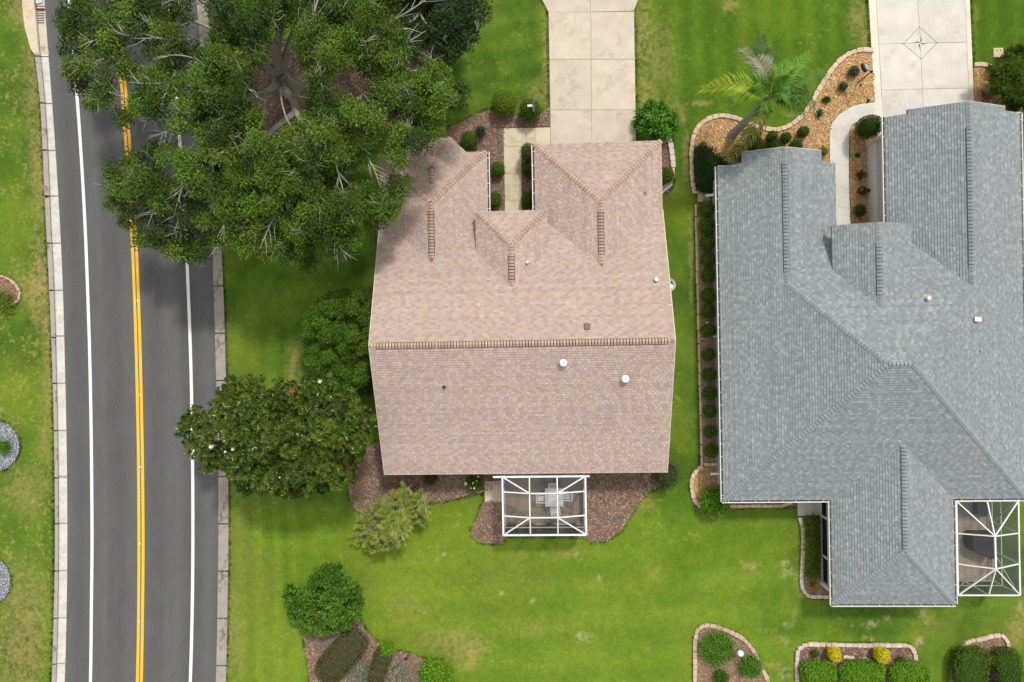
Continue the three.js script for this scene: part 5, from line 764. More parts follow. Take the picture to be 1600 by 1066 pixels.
/** crown of clumps over an outline given in the survey frame; height(u, v) gives each clump's height */
function clumps({ outline, gaps = [], spacing, height, seed, n = 5000, thin = 0, grow = 0 }) {
  const r = rng(seed), O = polyPx(outline), xs = outline.map((p) => p[0]), ys = outline.map((p) => p[1]), x0 = Math.min(...xs), x1 = Math.max(...xs), y0 = Math.min(...ys), y1 = Math.max(...ys), out = [];
  for (let i = 0; i < n; i++) { const u = x0 + r() * (x1 - x0), v = y0 + r() * (y1 - y0); if (!inside(u, v, O)) continue; if (gaps.some(([a, b, rx, ry]) => ((u - a) / (rx + grow)) ** 2 + ((v - b) / (ry + grow)) ** 2 < 1)) continue; if (thin && vnoise(u * .03, v * .03, seed) < thin) continue; if (out.some((c) => Math.hypot(c.u - u, c.v - v) < spacing * (.8 + .4 * r()))) continue; const h = height(u, v) + (r() - .5) * 1.9; out.push({ u, v, p: at(u, v, h), h }); }
  return out;
}
function tree({ name, label, base, trunk, limbs, cl, R, per, geo, mat, colors, twigs = 6, twigN = 0, twigMat = bark, seed, squash = .6, scale = [.8, 1.25], barkMat = bark, tipUp = .25, gapTest }) {
  const t = thing(name, label, 'tree', base), rel = (p) => p.clone().sub(base), r = rng(seed), nodes = [];
  part(t, 'trunk', limb(trunk.map(([p, w]) => [rel(p), w]), 12, 5, .08, seed), barkMat); trunk.slice(1).forEach(([p, w]) => nodes.push([rel(p), w]));
  limbs.forEach((l, i) => { part(t, 'limb', limb(l.map(([p, w]) => [rel(p), w]), 8, 5, .1, seed + i), barkMat); const cv = new THREE.CatmullRomCurve3(l.map(([p]) => rel(p))); for (let k = 2; k <= 12; k++) nodes.push([cv.getPoint(k / 12), l[0][1] * (1 - k / 12) + l.at(-1)[1] * k / 12]); });
  const br = [], list = [], tw = [], twl = [];
  const sorted = cl.map((c) => ({ ...c, q: rel(c.p) })).sort((a, b) => Math.min(...nodes.map((n) => n[0].distanceTo(a.q))) - Math.min(...nodes.map((n) => n[0].distanceTo(b.q))));
  for (const c of sorted) {
    const q = c.q, foot = V(q.x, q.y - R * .5, q.z); let best = null, bd = 1e9; for (const n of nodes) { const d = n[0].distanceTo(foot) + Math.max(0, n[0].y - foot.y) * 1.5; if (d < bd) { bd = d; best = n; } }
    const m = best[0].clone().lerp(foot, .5).add(V((r() - .5) * .5, .15 * r() - .25, (r() - .5) * .5)), w0 = Math.min(best[1] * .7, .03 + .028 * bd); br.push(limb([[best[0], w0], [m, w0 * .7], [foot, .022]], 5, 3)); nodes.push([m, w0 * .6], [foot, .025]);
    const rr = R * (scale[0] + (scale[1] - scale[0]) * r()), tone = r();
    for (let k = 0; k < twigs; k++) { const d = dirs(r, tipUp), e = q.clone().add(V(d.x * rr, d.y * rr * squash * 1.1, d.z * rr)), mm = foot.clone().lerp(e, .55).add(dirs(r).multiplyScalar(.15)); tw.push(limb([[foot, .02], [mm, .013], [e, .005]], 4, 2)); }
    for (let k = 0; k < per * (rr / R) ** 2; k++) {
      const d = dirs(r, .35), kk = .45 + .6 * Math.sqrt(r()), w = 1 + .5 * (vnoise(d.x * 2.3 + q.x, d.z * 2.3 + q.z + d.y * 2, seed) - .5); const p = q.clone().add(V(d.x * rr * kk * w, d.y * rr * squash * kk * w, d.z * rr * kk * w));
      list.push([p, new THREE.Euler((r() - .5) * .9, r() * 6.28, (r() - .5) * .9), .7 + .6 * r(), C(...colors(r, tone, d.y, kk))]);
    }
    for (let k = 0; k < twigN; k++) { const d = dirs(r, .5), p = q.clone().add(V(d.x * rr * .75, d.y * rr * squash * .75, d.z * rr * .75)); twl.push([p, new THREE.Euler(r() * 6, r() * 6, r() * 6), .6 + .7 * r()]); }
  }
  part(t, 'branch', merge(br), barkMat); part(t, 'twig', merge(tw), twigMat); if (twl.length) instances(t, 'bare_twig', twigSprig(5, .75, seed), twigMat, twl, { kind: 'stuff' });
  instances(t, 'crown', geo, mat, list, { kind: 'stuff' }); return t;
}
const paleBough = std({ color: C(.29, .28, .235), roughness: .95 });
const A = (u, v, h, w) => [at(u, v, h), w];
{ // the big oak by the road
  const base = at(455, 141, 0), oakSprig = sprig(17, .3, .14, .062, 5);
  const trunk = [[base.clone().setY(-.1), .62], [base.clone().add(V(.05, .8, 0)), .47], A(446, 128, 2.0, .42), A(434, 112, 3.2, .4)];
  const limbs = [
    [A(436, 122, 2.2, .3), A(424, 140, 3.6, .2), A(405, 147, 4.6, .14), A(380, 150, 5.2, .11), A(350, 162, 5.8, .09), A(310, 172, 6.0, .06), A(262, 175, 5.6, .03)],
    [A(434, 114, 3, .34), A(412, 100, 4.2, .26), A(390, 84, 5.4, .2), A(365, 66, 6.6, .14), A(330, 45, 7.6, .09), A(270, 20, 7.8, .05), A(200, 0, 7, .03)],
    [A(434, 112, 3.1, .32), A(433, 80, 4.6, .24), A(438, 40, 6.2, .17), A(444, -10, 7.4, .11), A(450, -60, 8, .05)],
    [A(440, 112, 3, .28), A(450, 75, 4.4, .2), A(462, 40, 5.8, .14), A(480, -5, 7, .08), A(500, -50, 7.5, .04)],
    [A(446, 126, 2.3, .34), A(470, 136, 3.4, .28), A(490, 128, 4.4, .22), A(510, 110, 5.2, .16), A(528, 105, 6.4, .12), A(545, 109, 7.2, .11), A(566, 110, 7.6, .09), A(592, 118, 7.6, .07), A(640, 140, 7.2, .03)],
    [A(486, 130, 4.3, .18), A(510, 118, 5.8, .13), A(532, 122, 6.8, .11), A(552, 131, 7.2, .09), A(572, 152, 7, .06), A(600, 190, 6.6, .03)],
    [A(452, 70, 4.8, .16), A(490, 68, 6.2, .14), A(515, 62, 7, .13), A(537, 48, 7.6, .12), A(553, 28, 8, .1), A(580, 10, 8, .05)],
    [A(415, 143, 4.2, .1), A(413, 165, 5.6, .075), A(409, 190, 6.8, .065), A(400, 212, 7.2, .055), A(388, 232, 7.2, .04), A(380, 260, 6.8, .02)],
    [A(440, 125, 2.5, .26), A(462, 172, 3.4, .2), A(448, 186, 4, .18), A(425, 205, 4.6, .16), A(398, 240, 5.4, .12), A(370, 290, 6, .08), A(330, 330, 5.6, .04)],
    [A(438, 140, 5, .05), A(442, 168, 7, .045), A(450, 190, 7.6, .04), A(466, 214, 7.6, .03)],
    [A(460, 172, 3.6, .2), A(490, 220, 4.6, .15), A(520, 270, 5.6, .1), A(545, 330, 5.6, .06), A(550, 380, 5, .03)],
    [A(400, 150, 4.8, .12), A(345, 180, 5.8, .09), A(300, 230, 6.4, .07), A(260, 280, 5.8, .04), A(215, 310, 5, .02)],
    [A(390, 84, 5.4, .16), A(340, 100, 6.6, .11), A(290, 105, 7.2, .08), A(220, 110, 6.6, .05), A(140, 105, 5.4, .02)],
  ];
  const outline = [[112, 96], [118, 60], [105, 30], [110, -60], [200, -130], [330, -160], [480, -150], [590, -90], [620, -20], [612, 40], [655, 85], [690, 120], [716, 150], [712, 190], [690, 215], [640, 225], [625, 270], [622, 310], [598, 345], [570, 380], [545, 415], [510, 420], [470, 410], [440, 395], [405, 385], [370, 372], [345, 372], [310, 395], [262, 392], [225, 380], [212, 350], [180, 330], [168, 308], [180, 278], [190, 258], [232, 235], [270, 232], [225, 215], [215, 200], [150, 165], [125, 130]];
  const gaps = [[436, 120, 46, 42], [440, 170, 40, 40], [395, 112, 24, 20], [545, 128, 42, 24], [318, 30, 28, 17], [225, 205, 18, 14], [265, 218, 35, 15], [160, 175, 30, 14], [655, 95, 14, 9], [200, 145, 9, 30], [230, 395, 24, 14], [330, 325, 14, 14], [165, 105, 16, 12], [335, 170, 14, 12], [610, 200, 14, 10], [385, 151, 24, 9], [348, 163, 20, 8], [372, 74, 22, 14], [338, 50, 20, 9], [435, 62, 8, 36], [456, 48, 8, 30], [552, 109, 34, 11], [546, 42, 12, 22], [412, 188, 7, 28], [424, 206, 26, 13], [280, 108, 26, 8], [300, 60, 24, 10], [240, 60, 20, 12], [470, 215, 8, 12], [520, 128, 12, 10], [180, 120, 14, 10], [270, 160, 14, 8]];
  const height = (u, v) => { const d = Math.hypot((u - 420) / 330, (v - 110) / 320); return 4.0 + 5.2 * Math.sqrt(Math.max(0, 1 - d * d)); };
  const cl = clumps({ outline, gaps, spacing: 21, height, seed: 12, n: 14000, thin: .29, grow: 5 });
  const oak = tree({ name: 'oak_tree', label: 'huge oak tree with grey limbs spreading over the road and the salmon roof', base, trunk, limbs, cl, R: .62, per: 46, geo: oakSprig, mat: leafMat({ roughness: .6, vertexColors: true }), squash: .62, seed: 9, twigs: 9, twigN: 2, twigMat: paleTwig,
    colors: (r, tone, y) => { const k = .75 + .5 * r(); const c = mix([.022, .05, .006], [.125, .215, .018], clamp(Math.pow(tone, 1.2) + .35 * (r() - .4) + .08 * y)); return c.map((q) => q * k); } });
  { // bare grey boughs that lie over the leaves, away from the trunk
    const q = rng(207), starts = [[300, 62], [268, 40], [232, 70], [345, 30], [315, 95], [205, 95], [260, 130], [170, 60], [240, 15], [390, 40], [360, 110], [480, 60], [505, 35], [560, 60], [585, 85], [600, 40], [540, 80], [470, 15], [420, 20], [330, 205], [300, 260], [350, 240], [470, 260], [520, 240], [560, 230], [500, 330], [440, 320], [380, 320], [250, 300], [280, 190], [210, 160], [150, 100], [520, 15], [440, -10]];
    for (const [u, v] of starts) { const a = Math.atan2(v - 120, u - 436) + (q() - .5) * 1.1, len = 50 + 45 * q(), h = height(u, v) - (v > 180 ? .6 : .25), g = [], P = (k, side, dh) => at(u + Math.cos(a) * len * k - Math.sin(a) * side, v + Math.sin(a) * len * k + Math.cos(a) * side, h + dh).sub(oak.position); const m = P(.5, (q() - .5) * 9, .35), e = P(1, (q() - .5) * 14, .15); g.push(limb([[P(0, 0, -.5), .055], [m, .034], [e, .01]], 5, 4, .2, Math.round(u)));
      for (let k = 0; k < 6; k++) { const t = .2 + .6 * q(), s = (q() < .5 ? -1 : 1) * (8 + 12 * q()), b0 = m.clone().lerp(t < .5 ? P(0, 0, -.5) : e, Math.abs(t - .5) * 2); g.push(limb([[b0, .02], [P(t + .16, s * .5, .34), .013], [P(t + .34, s, .1 + .3 * q()), .005]], 4, 3)); }
      part(oak, 'bough', merge(g), paleBough); }
  }
  // the darker tree at the top
  const b2 = at(690, -25, 0), o2 = [[600, -70], [598, 0], [610, 40], [635, 58], [660, 52], [690, 80], [712, 78], [722, 48], [738, 30], [738, -20], [720, -80], [650, -110]];
  tree({ name: 'oak_tree', label: 'smaller darker oak tree at the top edge between big oak and beige driveway', base: b2, trunk: [[b2.clone().setY(-.1), .34], [b2.clone().add(V(0, 1.5, 0)), .26], [b2.clone().add(V(.1, 3, .1)), .2]], limbs: [[A(684, -20, 3, .16), A(668, 5, 4.4, .11), A(640, 35, 5.2, .07), A(622, 40, 5.4, .03)], [A(684, -20, 3, .16), A(690, 10, 4.6, .1), A(700, 45, 5, .05)], [A(684, -22, 3, .14), A(715, -5, 4.8, .08), A(732, 10, 5, .04)], [A(684, -22, 3, .14), A(650, -50, 4.8, .08), A(620, -60, 5, .04)], [A(655, 20, 4.9, .07), A(670, 43, 5.3, .05), A(690, 60, 5, .03)]], cl: clumps({ outline: o2, gaps: [[655, 70, 12, 8]], spacing: 23, height: () => 5, seed: 31, n: 1500 }), R: .85, per: 95, geo: oakSprig, mat: leafMat({ roughness: .6, vertexColors: true }), squash: .6, seed: 33, twigs: 9, twigN: 6, twigMat: std({ color: C(.2, .2, .17), roughness: .95 }),
    colors: (r, tone, y) => { const k = .7 + .5 * r(); return mix([.02, .042, .012], [.05, .09, .022], clamp(.5 * tone + .5 * r())).map((q) => q * k); } });
}
{ // magnolia
  const base = at(470, 668, 0), ros = leaves(11, (() => { const r = rng(3); return (i) => { const a = i / 11 * 6.283 * 2.1, e = .15 + .5 * (i / 11), d = V(Math.cos(a) * Math.cos(e), Math.sin(e), Math.sin(a) * Math.cos(e)); const k = .8 + .4 * r(); return [V(0, i * .004, 0), d, V(-Math.sin(a), 0, Math.cos(a)), .19 * (.8 + .4 * r()), .09, [k, k, k]]; }; })());
  const outline = [[292, 672], [300, 650], [322, 645], [335, 630], [350, 605], [372, 592], [396, 590], [408, 606], [440, 598], [480, 594], [520, 598], [550, 618], [570, 640], [572, 670], [566, 700], [555, 725], [540, 752], [505, 768], [470, 772], [440, 764], [405, 762], [375, 762], [362, 742], [345, 720], [322, 742], [328, 715], [310, 705], [296, 690]];
  const cl = clumps({ outline, gaps: [[344, 690, 12, 8], [358, 612, 6, 6]], spacing: 17, height: (u, v) => { const d = Math.hypot((u - 450) / 165, (v - 680) / 105); return 2.6 + 4.0 * Math.sqrt(Math.max(0, 1 - d * d)); }, seed: 14, n: 6000 });
  const t = tree({ name: 'magnolia_tree', label: 'dark glossy magnolia tree with white flowers between road and salmon house', base, trunk: [[base.clone().setY(-.1), .26], [base.clone().add(V(0, 1, 0)), .2], [base.clone().add(V(-.05, 2.6, 0)), .16], [base.clone().add(V(-.1, 4.6, .1)), .09], [base.clone().add(V(0, 6, .1)), .04]], limbs: [[A(462, 672, 2.2, .1), A(420, 680, 3, .07), A(370, 688, 3.4, .05), A(320, 680, 3.2, .025)], [A(462, 672, 2.6, .1), A(440, 720, 3.6, .06), A(430, 752, 3.4, .03)], [A(464, 670, 2.6, .1), A(510, 700, 3.8, .06), A(535, 730, 3.6, .03)], [A(462, 670, 3, .09), A(500, 640, 4, .05), A(540, 630, 3.8, .03)], [A(462, 668, 3, .09), A(420, 630, 4.2, .06), A(385, 610, 4, .03)]],
    cl, R: .52, per: 27, geo: ros, mat: leafMat({ roughness: .3, transmission: .1, specularIntensity: .45, vertexColors: true }), squash: .8, seed: 41, twigs: 3, twigMat: woodMat, colors: (r, tone, y) => { const b = r(); if (b > .994) return [.2, .085, .03]; const k = .8 + .45 * r(); return mix([.02, .042, .004], [.09, .135, .01], clamp(.45 * tone + .5 * r())).map((q) => q * k); } });
  const fl = []; for (const [u, v, h, s] of [[364, 702, 6.7, 1], [330, 698, 6, 1.3], [352, 706, 6.5, .8], [500, 596, 5.9, 1.2], [346, 674, 6.4, .8], [437, 746, 6.2, .5], [395, 702, 7.2, .4]]) { const p = at(u, v, h).sub(base), L = []; for (let k = 0; k < 9; k++) { const a = k / 9 * 12.5, e = k < 5 ? .35 : .9; L.push([V(0, 0, 0), V(Math.cos(a) * Math.cos(e), Math.sin(e), Math.sin(a) * Math.cos(e)), V(-Math.sin(a), 0, Math.cos(a)), .12 * s, .085 * s, [.7, .68, .6]]); } const m = part(t, 'flower', leaves(9, (i) => L[i]), leafC); m.position.copy(p); }
}
{ // rounded tree against the left wall of the salmon house
  const base = at(548, 532, 0), oakS = sprig(15, .18, .1, .055, 15, .35), outline = [[474, 530], [476, 505], [490, 485], [506, 470], [530, 458], [552, 456], [578, 462], [590, 480], [590, 590], [576, 608], [545, 612], [520, 600], [496, 585], [484, 560]];
  tree({ name: 'evergreen_tree', label: 'dense rounded evergreen tree against the left gable of the salmon house', base, trunk: [[base.clone().setY(-.1), .16], [base.clone().add(V(0, 1, 0)), .13], [base.clone().add(V(-.1, 2.4, 0)), .08]], limbs: [[A(542, 532, 1.4, .08), A(515, 520, 2.4, .05), A(492, 515, 2.6, .02)], [A(542, 532, 1.4, .08), A(530, 570, 2.4, .05), A(520, 590, 2.4, .02)], [A(542, 532, 1.4, .08), A(548, 490, 2.4, .05), A(545, 470, 2.2, .02)], [A(542, 532, 1.4, .08), A(566, 560, 2.4, .05)]], cl: clumps({ outline, spacing: 11, height: (u, v) => { const d = Math.hypot((u - 540) / 78, (v - 533) / 88); return 1.5 + 2.3 * Math.sqrt(Math.max(0, 1 - d * d)); }, seed: 24, n: 4000 }).map((c) => { c.p.x = Math.min(c.p.x, -9.75); return c; }), R: .36, per: 36, geo: oakS, mat: leafMat({ roughness: .4, transmission: .12, vertexColors: true }), squash: .8, seed: 51, twigs: 2, twigMat: woodMat, colors: (r, tone) => mix([.032, .075, .007], [.11, .19, .014], clamp(.4 * tone + .6 * r())).map((q) => q * (.8 + .4 * r())) });
}
{ // feathery shrub tree behind the salmon house
  const base = at(618, 798, 0), outline = [[562, 822], [558, 838], [580, 850], [598, 855], [622, 842], [640, 825], [660, 808], [663, 790], [655, 772], [635, 765], [615, 772], [600, 785], [585, 795], [570, 808]], fe = (() => { const r = rng(8); return leaves(46, () => { const t = r(), a = r() * 6.283; const d = V(Math.cos(a) * .8, .35 + .5 * r(), Math.sin(a) * .8).normalize(); return [V((r() - .5) * .06 + t * .34, t * .1 + .02 * r(), (r() - .5) * .06), d.add(V(.9, 0, 0)).normalize(), sideOf(d, r), .14, .028, [.8 + .4 * r(), .8 + .4 * r(), .8]]; }); })();
  tree({ name: 'feathery_shrub', label: 'feathery yellow green shrub with bare grey twigs behind the salmon house', base, trunk: [[base.clone().setY(-.05), .09], [base.clone().add(V(0, .5, 0)), .07], [base.clone().add(V(0, 1.0, 0)), .05]], limbs: [[A(616, 796, .8, .04), A(598, 812, 1.6, .03), A(580, 836, 1.8, .012)], [A(616, 796, .8, .04), A(622, 815, 1.7, .03), A(618, 840, 1.7, .012)], [A(616, 796, .8, .04), A(636, 796, 1.7, .03), A(656, 790, 1.7, .012)], [A(616, 796, .8, .04), A(620, 782, 1.7, .03), A(632, 770, 1.6, .012)], [A(616, 796, .8, .04), A(596, 800, 1.7, .03), A(572, 815, 1.7, .012)]], cl: clumps({ outline, spacing: 10, height: (u, v) => 1.4 + 1 * Math.max(0, 1 - Math.hypot(u - 612, v - 805) / 55), seed: 61, n: 1500 }), R: .4, per: 26, geo: fe, mat: leafMat({ vertexColors: true }), squash: .6, seed: 63, twigs: 9, twigN: 2, twigMat: std({ color: C(.34, .31, .26), roughness: .95 }), colors: (r, tone) => mix([.18, .24, .05], [.42, .48, .11], clamp(.4 * tone + .6 * r())) });
}
{ // broad leaved shrub group in the bottom left bed
  const base = at(512, 940, 0), big = sprig(14, .26, .24, .11, 17, .4), outline = [[454, 945], [452, 925], [466, 914], [480, 920], [495, 905], [508, 888], [528, 886], [540, 898], [552, 915], [560, 940], [556, 965], [545, 978], [520, 985], [490, 982], [472, 975], [460, 965]];
  tree({ name: 'leafy_shrub', label: 'large round leafy green shrub just above the brownish hedges', base, trunk: [[base.clone().setY(-.05), .06], [base.clone().add(V(0, .4, 0)), .05], [base.clone().add(V(0, .8, 0)), .04]], limbs: [[A(512, 940, .4, .03), A(480, 945, 1, .02)], [A(512, 940, .4, .03), A(520, 910, 1, .02)], [A(512, 940, .4, .03), A(540, 950, 1, .02)]], cl: clumps({ outline, gaps: [[478, 965, 9, 6], [490, 915, 8, 7]], spacing: 12, height: (u, v) => .7 + .9 * Math.max(0, 1 - Math.hypot(u - 510, v - 940) / 60), seed: 71, n: 1500 }), R: .34, per: 14, geo: big, mat: leafMat({ roughness: .42, transmission: .15, vertexColors: true }), squash: .7, seed: 73, twigs: 3, twigMat: woodMat, colors: (r, tone) => { const b = r(); if (b > .992) return [.34, .3, .06]; return mix([.035, .085, .008], [.095, .2, .014], clamp(.4 * tone + .6 * r())); } });
  // round bright shrub at the garage corner
  const b2 = at(1024, 196, 0), o2 = []; for (let i = 0; i < 18; i++) { const a = i / 18 * 6.283, k = 26 + 3 * Math.sin(a * 5); o2.push([1023 + k * Math.cos(a), 190 + k * .92 * Math.sin(a)]); }
  tree({ name: 'umbrella_shrub', label: 'round bright green broad leaved shrub at the driveway corner of the salmon house', base: b2, trunk: [[b2.clone().setY(-.05), .06], [b2.clone().add(V(0, .5, 0)), .05], [b2.clone().add(V(0, 1, 0)), .04]], limbs: [[A(1024, 194, .6, .03), A(1010, 185, 1.2, .02)], [A(1024, 194, .6, .03), A(1038, 182, 1.2, .02)], [A(1024, 194, .6, .03), A(1024, 204, 1.2, .02)]], cl: clumps({ outline: o2, spacing: 9.5, height: (u, v) => .8 + 1.1 * Math.max(0, 1 - Math.hypot(u - 1023, v - 190) / 36), seed: 81, n: 1500 }), R: .34, per: 11, geo: big, mat: leafMat({ roughness: .4, transmission: .2, vertexColors: true }), squash: .7, seed: 83, twigs: 2, twigMat: woodMat, colors: (r, tone) => mix([.04, .12, .01], [.1, .25, .018], clamp(.4 * tone + .6 * r())) });
  // arching shrub in the top right corner
  const b3 = at(1592, 128, 0), o3 = [[1553, 130], [1550, 110], [1562, 92], [1580, 82], [1620, 78], [1640, 110], [1630, 150], [1600, 165], [1575, 163], [1560, 150]];
  const long = (() => { const r = rng(18); return leaves(26, () => { const a = r() * 6.283, e = .2 + .7 * r(), d = V(Math.cos(a) * Math.cos(e), Math.sin(e), Math.sin(a) * Math.cos(e)), k = .75 + .5 * r(); return [V(0, 0, 0), d, V(-Math.sin(a), 0, Math.cos(a)), .42 * (.6 + .6 * r()), .055, [k, k, k]]; }); })();
  tree({ name: 'arching_shrub', label: 'large arching yellow green shrub in the bed right of the pale driveway', base: b3, trunk: [[b3.clone().setY(-.05), .08], [b3.clone().add(V(0, .6, 0)), .06], [b3.clone().add(V(0, 1.2, 0)), .05]], limbs: [[A(1592, 126, .6, .04), A(1575, 118, 1.2, .02)], [A(1592, 126, .6, .04), A(1600, 105, 1.2, .02)], [A(1592, 126, .6, .04), A(1590, 145, 1.2, .02)]], cl: clumps({ outline: o3, spacing: 11, height: (u, v) => .9 + 1.2 * Math.max(0, 1 - Math.hypot(u - 1592, v - 120) / 55), seed: 91, n: 1500 }), R: .4, per: 10, geo: long, mat: leafMat({ vertexColors: true }), squash: .7, seed: 93, twigs: 2, twigMat: woodMat, colors: (r, tone) => mix([.06, .12, .012], [.17, .24, .025], clamp(.4 * tone + .6 * r())) });
}
{ // palm
  const base = at(1144, 211, 0), top = at(1197, 158, 6.1), t = thing('palm_tree', 'tall palm tree with grey trunk and feather fronds beside the straw coloured bed', 'palm tree', base), rel = (p) => p.clone().sub(base), r = rng(111);
  const ringTex = tex(64, 256, (i, j) => { const n = .3 * hash(i, j, 3) + .4 * tile(i, j, 64, 8, 4); const ring = (j % 20) < 3 ? .6 : 1; return [(.24 + .12 * n) * ring, (.24 + .12 * n) * ring, (.22 + .11 * n) * ring]; });
  part(t, 'trunk', limb([[V(0, -.1, 0), .3], [rel(top).multiplyScalar(.2), .25], [rel(top).multiplyScalar(.6), .22], [rel(top), .17]], 14, 8, .05, 3), std({ map: ringTex, roughness: .95 }));
  part(t, 'crown_shaft', limb([[rel(top), .17], [rel(top).add(V(.05, .5, -.05)), .12], [rel(top).add(V(.08, .9, -.08)), .04]], 10, 4), std({ color: C(.1, .14, .05), roughness: .6 }));
  const frond = (mid, tip, w, colA, colB, seed, n = 34) => {
    const q = rng(seed), a = top.clone().add(V(.05, .45, -.05)), cv = new THREE.CatmullRomCurve3([a, at(...mid), at(...tip)].map(rel)), g = [limb([[cv.getPoint(0), .05], [cv.getPoint(.35), .032], [cv.getPoint(.7), .02], [cv.getPoint(1), .008]], 5, 3)];
    const fr = part(t, 'frond', g[0], std({ color: C(colB[0] * 1.15, colB[1], colB[2] * 1.3), roughness: .6 })), L = [];
    for (let i = 0; i < n; i++) for (const s of [-1, 1]) { const k = .1 + .9 * (i + q() * .6) / n, p = cv.getPoint(Math.min(1, k)), d = cv.getTangent(Math.min(1, k)), side = d.clone().cross(Yv).normalize().multiplyScalar(s), up = side.clone().cross(d).multiplyScalar(s); if (up.y < 0) up.negate(); const len = 1.22 * w * (.35 + .65 * Math.sin(Math.PI * (.12 + .8 * k))) * (.85 + .3 * q()), dir = side.clone().multiplyScalar(.85).addScaledVector(d, .55 + .5 * k).addScaledVector(up, .25 * (q() - .3)).normalize(); const c = mix(colA, colB, q()); 
      const m = p.clone().addScaledVector(dir, len * .5).add(V(0, .04, 0)), e = p.clone().addScaledVector(dir, len).add(V(0, -.22 * len - .1 * q(), 0)); L.push([p, m, e, dir.clone().cross(up).normalize(), .085 * (.8 + .4 * q()), c]); }
    const pos = [], col = []; for (const [p, m, e, s, wd, c] of L) { const v = [p.clone().addScaledVector(s, wd * .25), p.clone().addScaledVector(s, -wd * .25), m.clone().addScaledVector(s, wd / 2), m.clone().addScaledVector(s, -wd / 2), e]; for (const k of [0, 1, 2, 1, 3, 2, 2, 3, 4]) { pos.push(v[k].x, v[k].y, v[k].z); col.push(...c); } }
    const lg = new THREE.BufferGeometry(); lg.setAttribute('position', new THREE.Float32BufferAttribute(pos, 3)); lg.setAttribute('color', new THREE.Float32BufferAttribute(col, 3)); lg.computeVertexNormals(); part(fr, 'leaflet', lg, leafC, { kind: 'stuff' }); return fr;
  };
  const gA = [.055, .15, .012], gB = [.13, .27, .025], yA = [.15, .24, .015], yB = [.32, .4, .03];
  frond([1155, 133, 7.0], [1096, 140, 5.2], .8, yA, yB, 1, 40); frond([1193, 105, 7.0], [1160, 76, 5.3], .75, [.14, .16, .08], [.28, .27, .19], 2, 34); frond([1196, 100, 6.6], [1190, 57, 5.4], .7, [.025, .06, .012], [.05, .1, .02], 3, 34); frond([1230, 118, 7.0], [1266, 84, 5.6], .75, gA, gB, 4, 38); frond([1245, 128, 6.8], [1289, 114, 5.4], .7, [.05, .12, .015], [.1, .19, .02], 5, 36); frond([1242, 142, 6.6], [1273, 166, 4.6], .8, [.035, .09, .015], [.07, .15, .02], 6, 38); frond([1222, 146, 7.2], [1238, 162, 6.4], .5, [.06, .17, .02], [.1, .26, .03], 7, 24); frond([1176, 205, 5.4], [1137, 252, 2.7], .6, [.1, .14, .02], [.28, .27, .05], 8, 34); frond([1185, 130, 7.2], [1165, 150, 6.2], .6, gA, gB, 9, 28); frond([1212, 120, 7.6], [1240, 100, 7], .6, gA, gB, 10, 28); frond([1228, 155, 6.2], [1258, 178, 4.6], .6, gA, gB, 11, 30); frond([1193, 175, 6.2], [1205, 172, 5.2], .5, gA, gB, 12, 20);
}
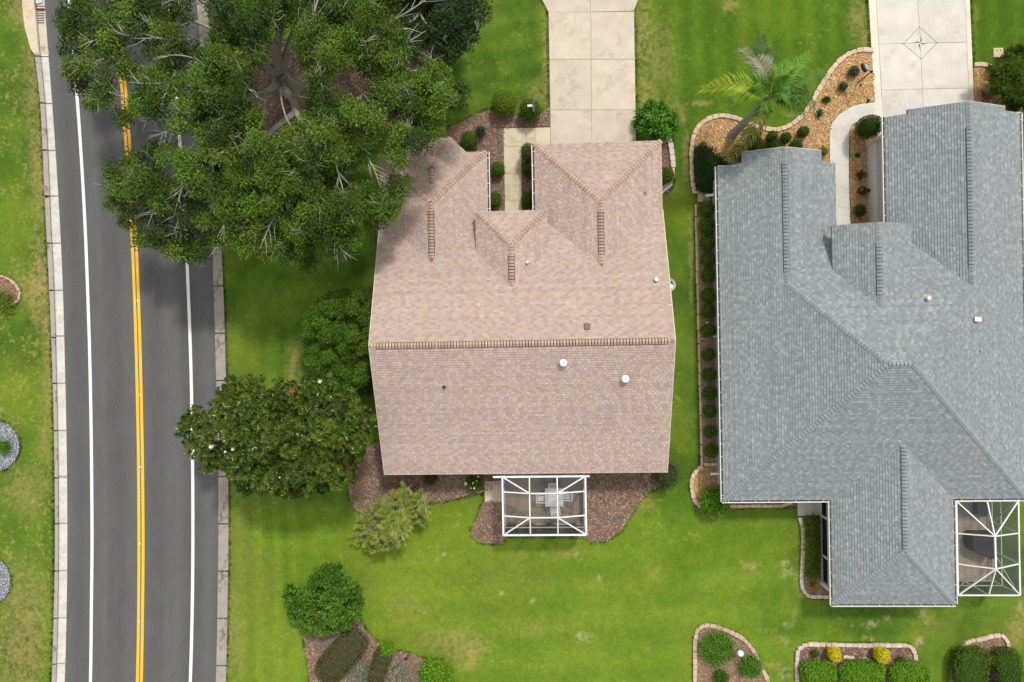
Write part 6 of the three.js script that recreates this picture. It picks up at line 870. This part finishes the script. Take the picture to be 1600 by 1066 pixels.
// ---------- small things ----------
{
  const p = at(834, 181, 0), s = thing('sign_post', 'black post with arm and small white plate in a round shrub by the beige driveway', 'sign post', at(834, 178, .9).setY(0)); void p;
  part(s, 'post', box(-.035, -.1, -.035, .035, 1.75, .035), M.black); part(s, 'arm', box(-.045, 1.66, -.62, .045, 1.74, .12), M.black); part(s, 'plate', box(-.36, 1.55, -.34, -.04, 1.6, -.22), M.white); part(s, 'plate_bracket', box(-.05, 1.58, -.32, .0, 1.66, -.24), M.black);
  const b = at(1340, 130, 0), k = thing('garden_pole', 'thin black pole with ball top and dark oval hanger beside the pale driveway', 'garden pole', b);
  part(k, 'pole', new THREE.CylinderGeometry(.03, .035, 1.85, 8).translate(0, .85, 0), M.black); part(k, 'ball_top', new THREE.SphereGeometry(.09, 14, 10).translate(0, 1.82, 0), M.black);
  const o = at(1350.5, 105.5, 1.6).sub(b), g = new THREE.SphereGeometry(.3, 18, 12); g.scale(.42, .5, 1); g.rotateY(.45); g.translate(o.x, o.y - .05, o.z); part(k, 'oval_hanger', g, M.blackMatte); const g2 = new THREE.SphereGeometry(.2, 14, 10); g2.scale(.5, .4, 1.2); g2.rotateY(.45); g2.translate(o.x + .1, o.y + .08, o.z + .02); part(k, 'oval_lid', g2, M.grey); part(k, 'arm', bar(V(0, 1.72, 0), V(o.x, o.y + .1, o.z), .03), M.black);
  const sp = thing('spotlight', 'tiny dark ground spotlight at the foot of the black pole', 'garden light', at(1344, 134, 0)); part(sp, 'head', new THREE.CylinderGeometry(.05, .035, .14, 10).rotateX(.8).translate(0, .12, 0), M.blackMatte); part(sp, 'stake', new THREE.CylinderGeometry(.012, .012, .12, 6).translate(0, .05, 0), M.blackMatte);
  const h = at(1350, 297, .4), q = thing('garden_ornament', 'black bird shaped garden ornament beside the grey garage wall', 'garden ornament', h.clone().setY(.02)); const body = new THREE.SphereGeometry(.3, 18, 12); body.scale(1, .85, .82); body.translate(-.05, .3, 0); part(q, 'body', body, M.black); part(q, 'tail', (() => { const c = new THREE.ConeGeometry(.2, .42, 12); c.rotateZ(-Math.PI / 2 + .5); c.translate(.3, .32, .02); return c; })(), M.black); part(q, 'foot', new THREE.CylinderGeometry(.14, .18, .08, 12).translate(-.05, .04, 0), M.black);
  const u = thing('utility_box', 'square beige utility box on the dark lawn right of the pale driveway', 'utility box', at(1559, 83, 0)); part(u, 'lid', box(-.28, .03, -.28, .28, .09, .28), std({ map: concreteMap([.5, .4, .26], 333, .15) })); part(u, 'rim', box(-.3, -.05, -.3, .3, .04, .3), std({ color: C(.3, .24, .16) })); for (const x of [-.1, .12]) part(u, 'lid_hole', new THREE.CylinderGeometry(.035, .035, .012, 10).translate(x, .094, -.13), M.blackMatte);
  const globe = thing('globe_lamp', 'white globe solar lamp between grass clumps in the pointed bed', 'garden lamp', at(1157, 1021, .7).setY(0)); part(globe, 'globe', new THREE.SphereGeometry(.19, 20, 14).translate(0, .72, 0), std({ color: C(.66, .76, .72), roughness: .3 })); part(globe, 'stake', new THREE.CylinderGeometry(.02, .025, .58, 8).translate(0, .26, 0), M.blackMatte);
  const small = thing('globe_lamp', 'tiny white garden lamp between round shrubs beside the grey house wall', 'garden lamp', at(1104.5, 504.5, .4).setY(0)); part(small, 'globe', new THREE.SphereGeometry(.07, 14, 10).translate(0, .4, 0), M.white); part(small, 'stake', new THREE.CylinderGeometry(.012, .015, .36, 6).translate(0, .17, 0), M.blackMatte);
  const spl = thing('splash_block', 'pale blue grey splash block beside the garage wall of the salmon house', 'splash block', at(1039, 294, 0)); spl.rotation.y = .7; part(spl, 'tray', box(-.45, 0, -.13, .45, .06, .13), std({ color: C(.34, .39, .4) })); for (const s2 of [-1, 1]) part(spl, 'side', box(-.45, .06, s2 * .13 - .03, .45, .12, s2 * .13 + .03), std({ color: C(.4, .45, .46) }));
  const rocks = [[1330, 1028], [1322, 1027], [1352, 1030]]; rocks.forEach(([x, y], i) => { const t = thing('garden_rock', ['pale rock left of centre among the mulch of the rectangular bed', 'tan rock beside the left yellow shrub in the rectangular bed', 'bluish stone between the yellow shrubs in the rectangular bed'][i], 'rock', at(x, y, 0)); const g = new THREE.IcosahedronGeometry(.14, 1), p2 = g.attributes.position; for (let k = 0; k < p2.count; k++) { const m = 1 + .3 * (hash(Math.round(p2.getX(k) * 60), Math.round(p2.getZ(k) * 60) + Math.round(p2.getY(k) * 90), i) - .5); p2.setXYZ(k, p2.getX(k) * m * 1.5, p2.getY(k) * m * .7 + .05, p2.getZ(k) * m); } g.computeVertexNormals(); part(t, 'stone', g, stoneMat[i === 2 ? 'white' : 'pale'][i]); });
  const st = at(636, 1026, 0), stump = thing('landscape_light', 'small dark landscape light in the mulch right of the small bright shrub', 'garden light', st); part(stump, 'cap', new THREE.ConeGeometry(.1, .08, 12).translate(0, .3, 0), M.blackMatte); part(stump, 'post', new THREE.CylinderGeometry(.03, .03, .28, 8).translate(0, .13, 0), M.blackMatte);
}
scene.traverse((o) => { delete o.userData.used; });
renderer.render(scene, camera);
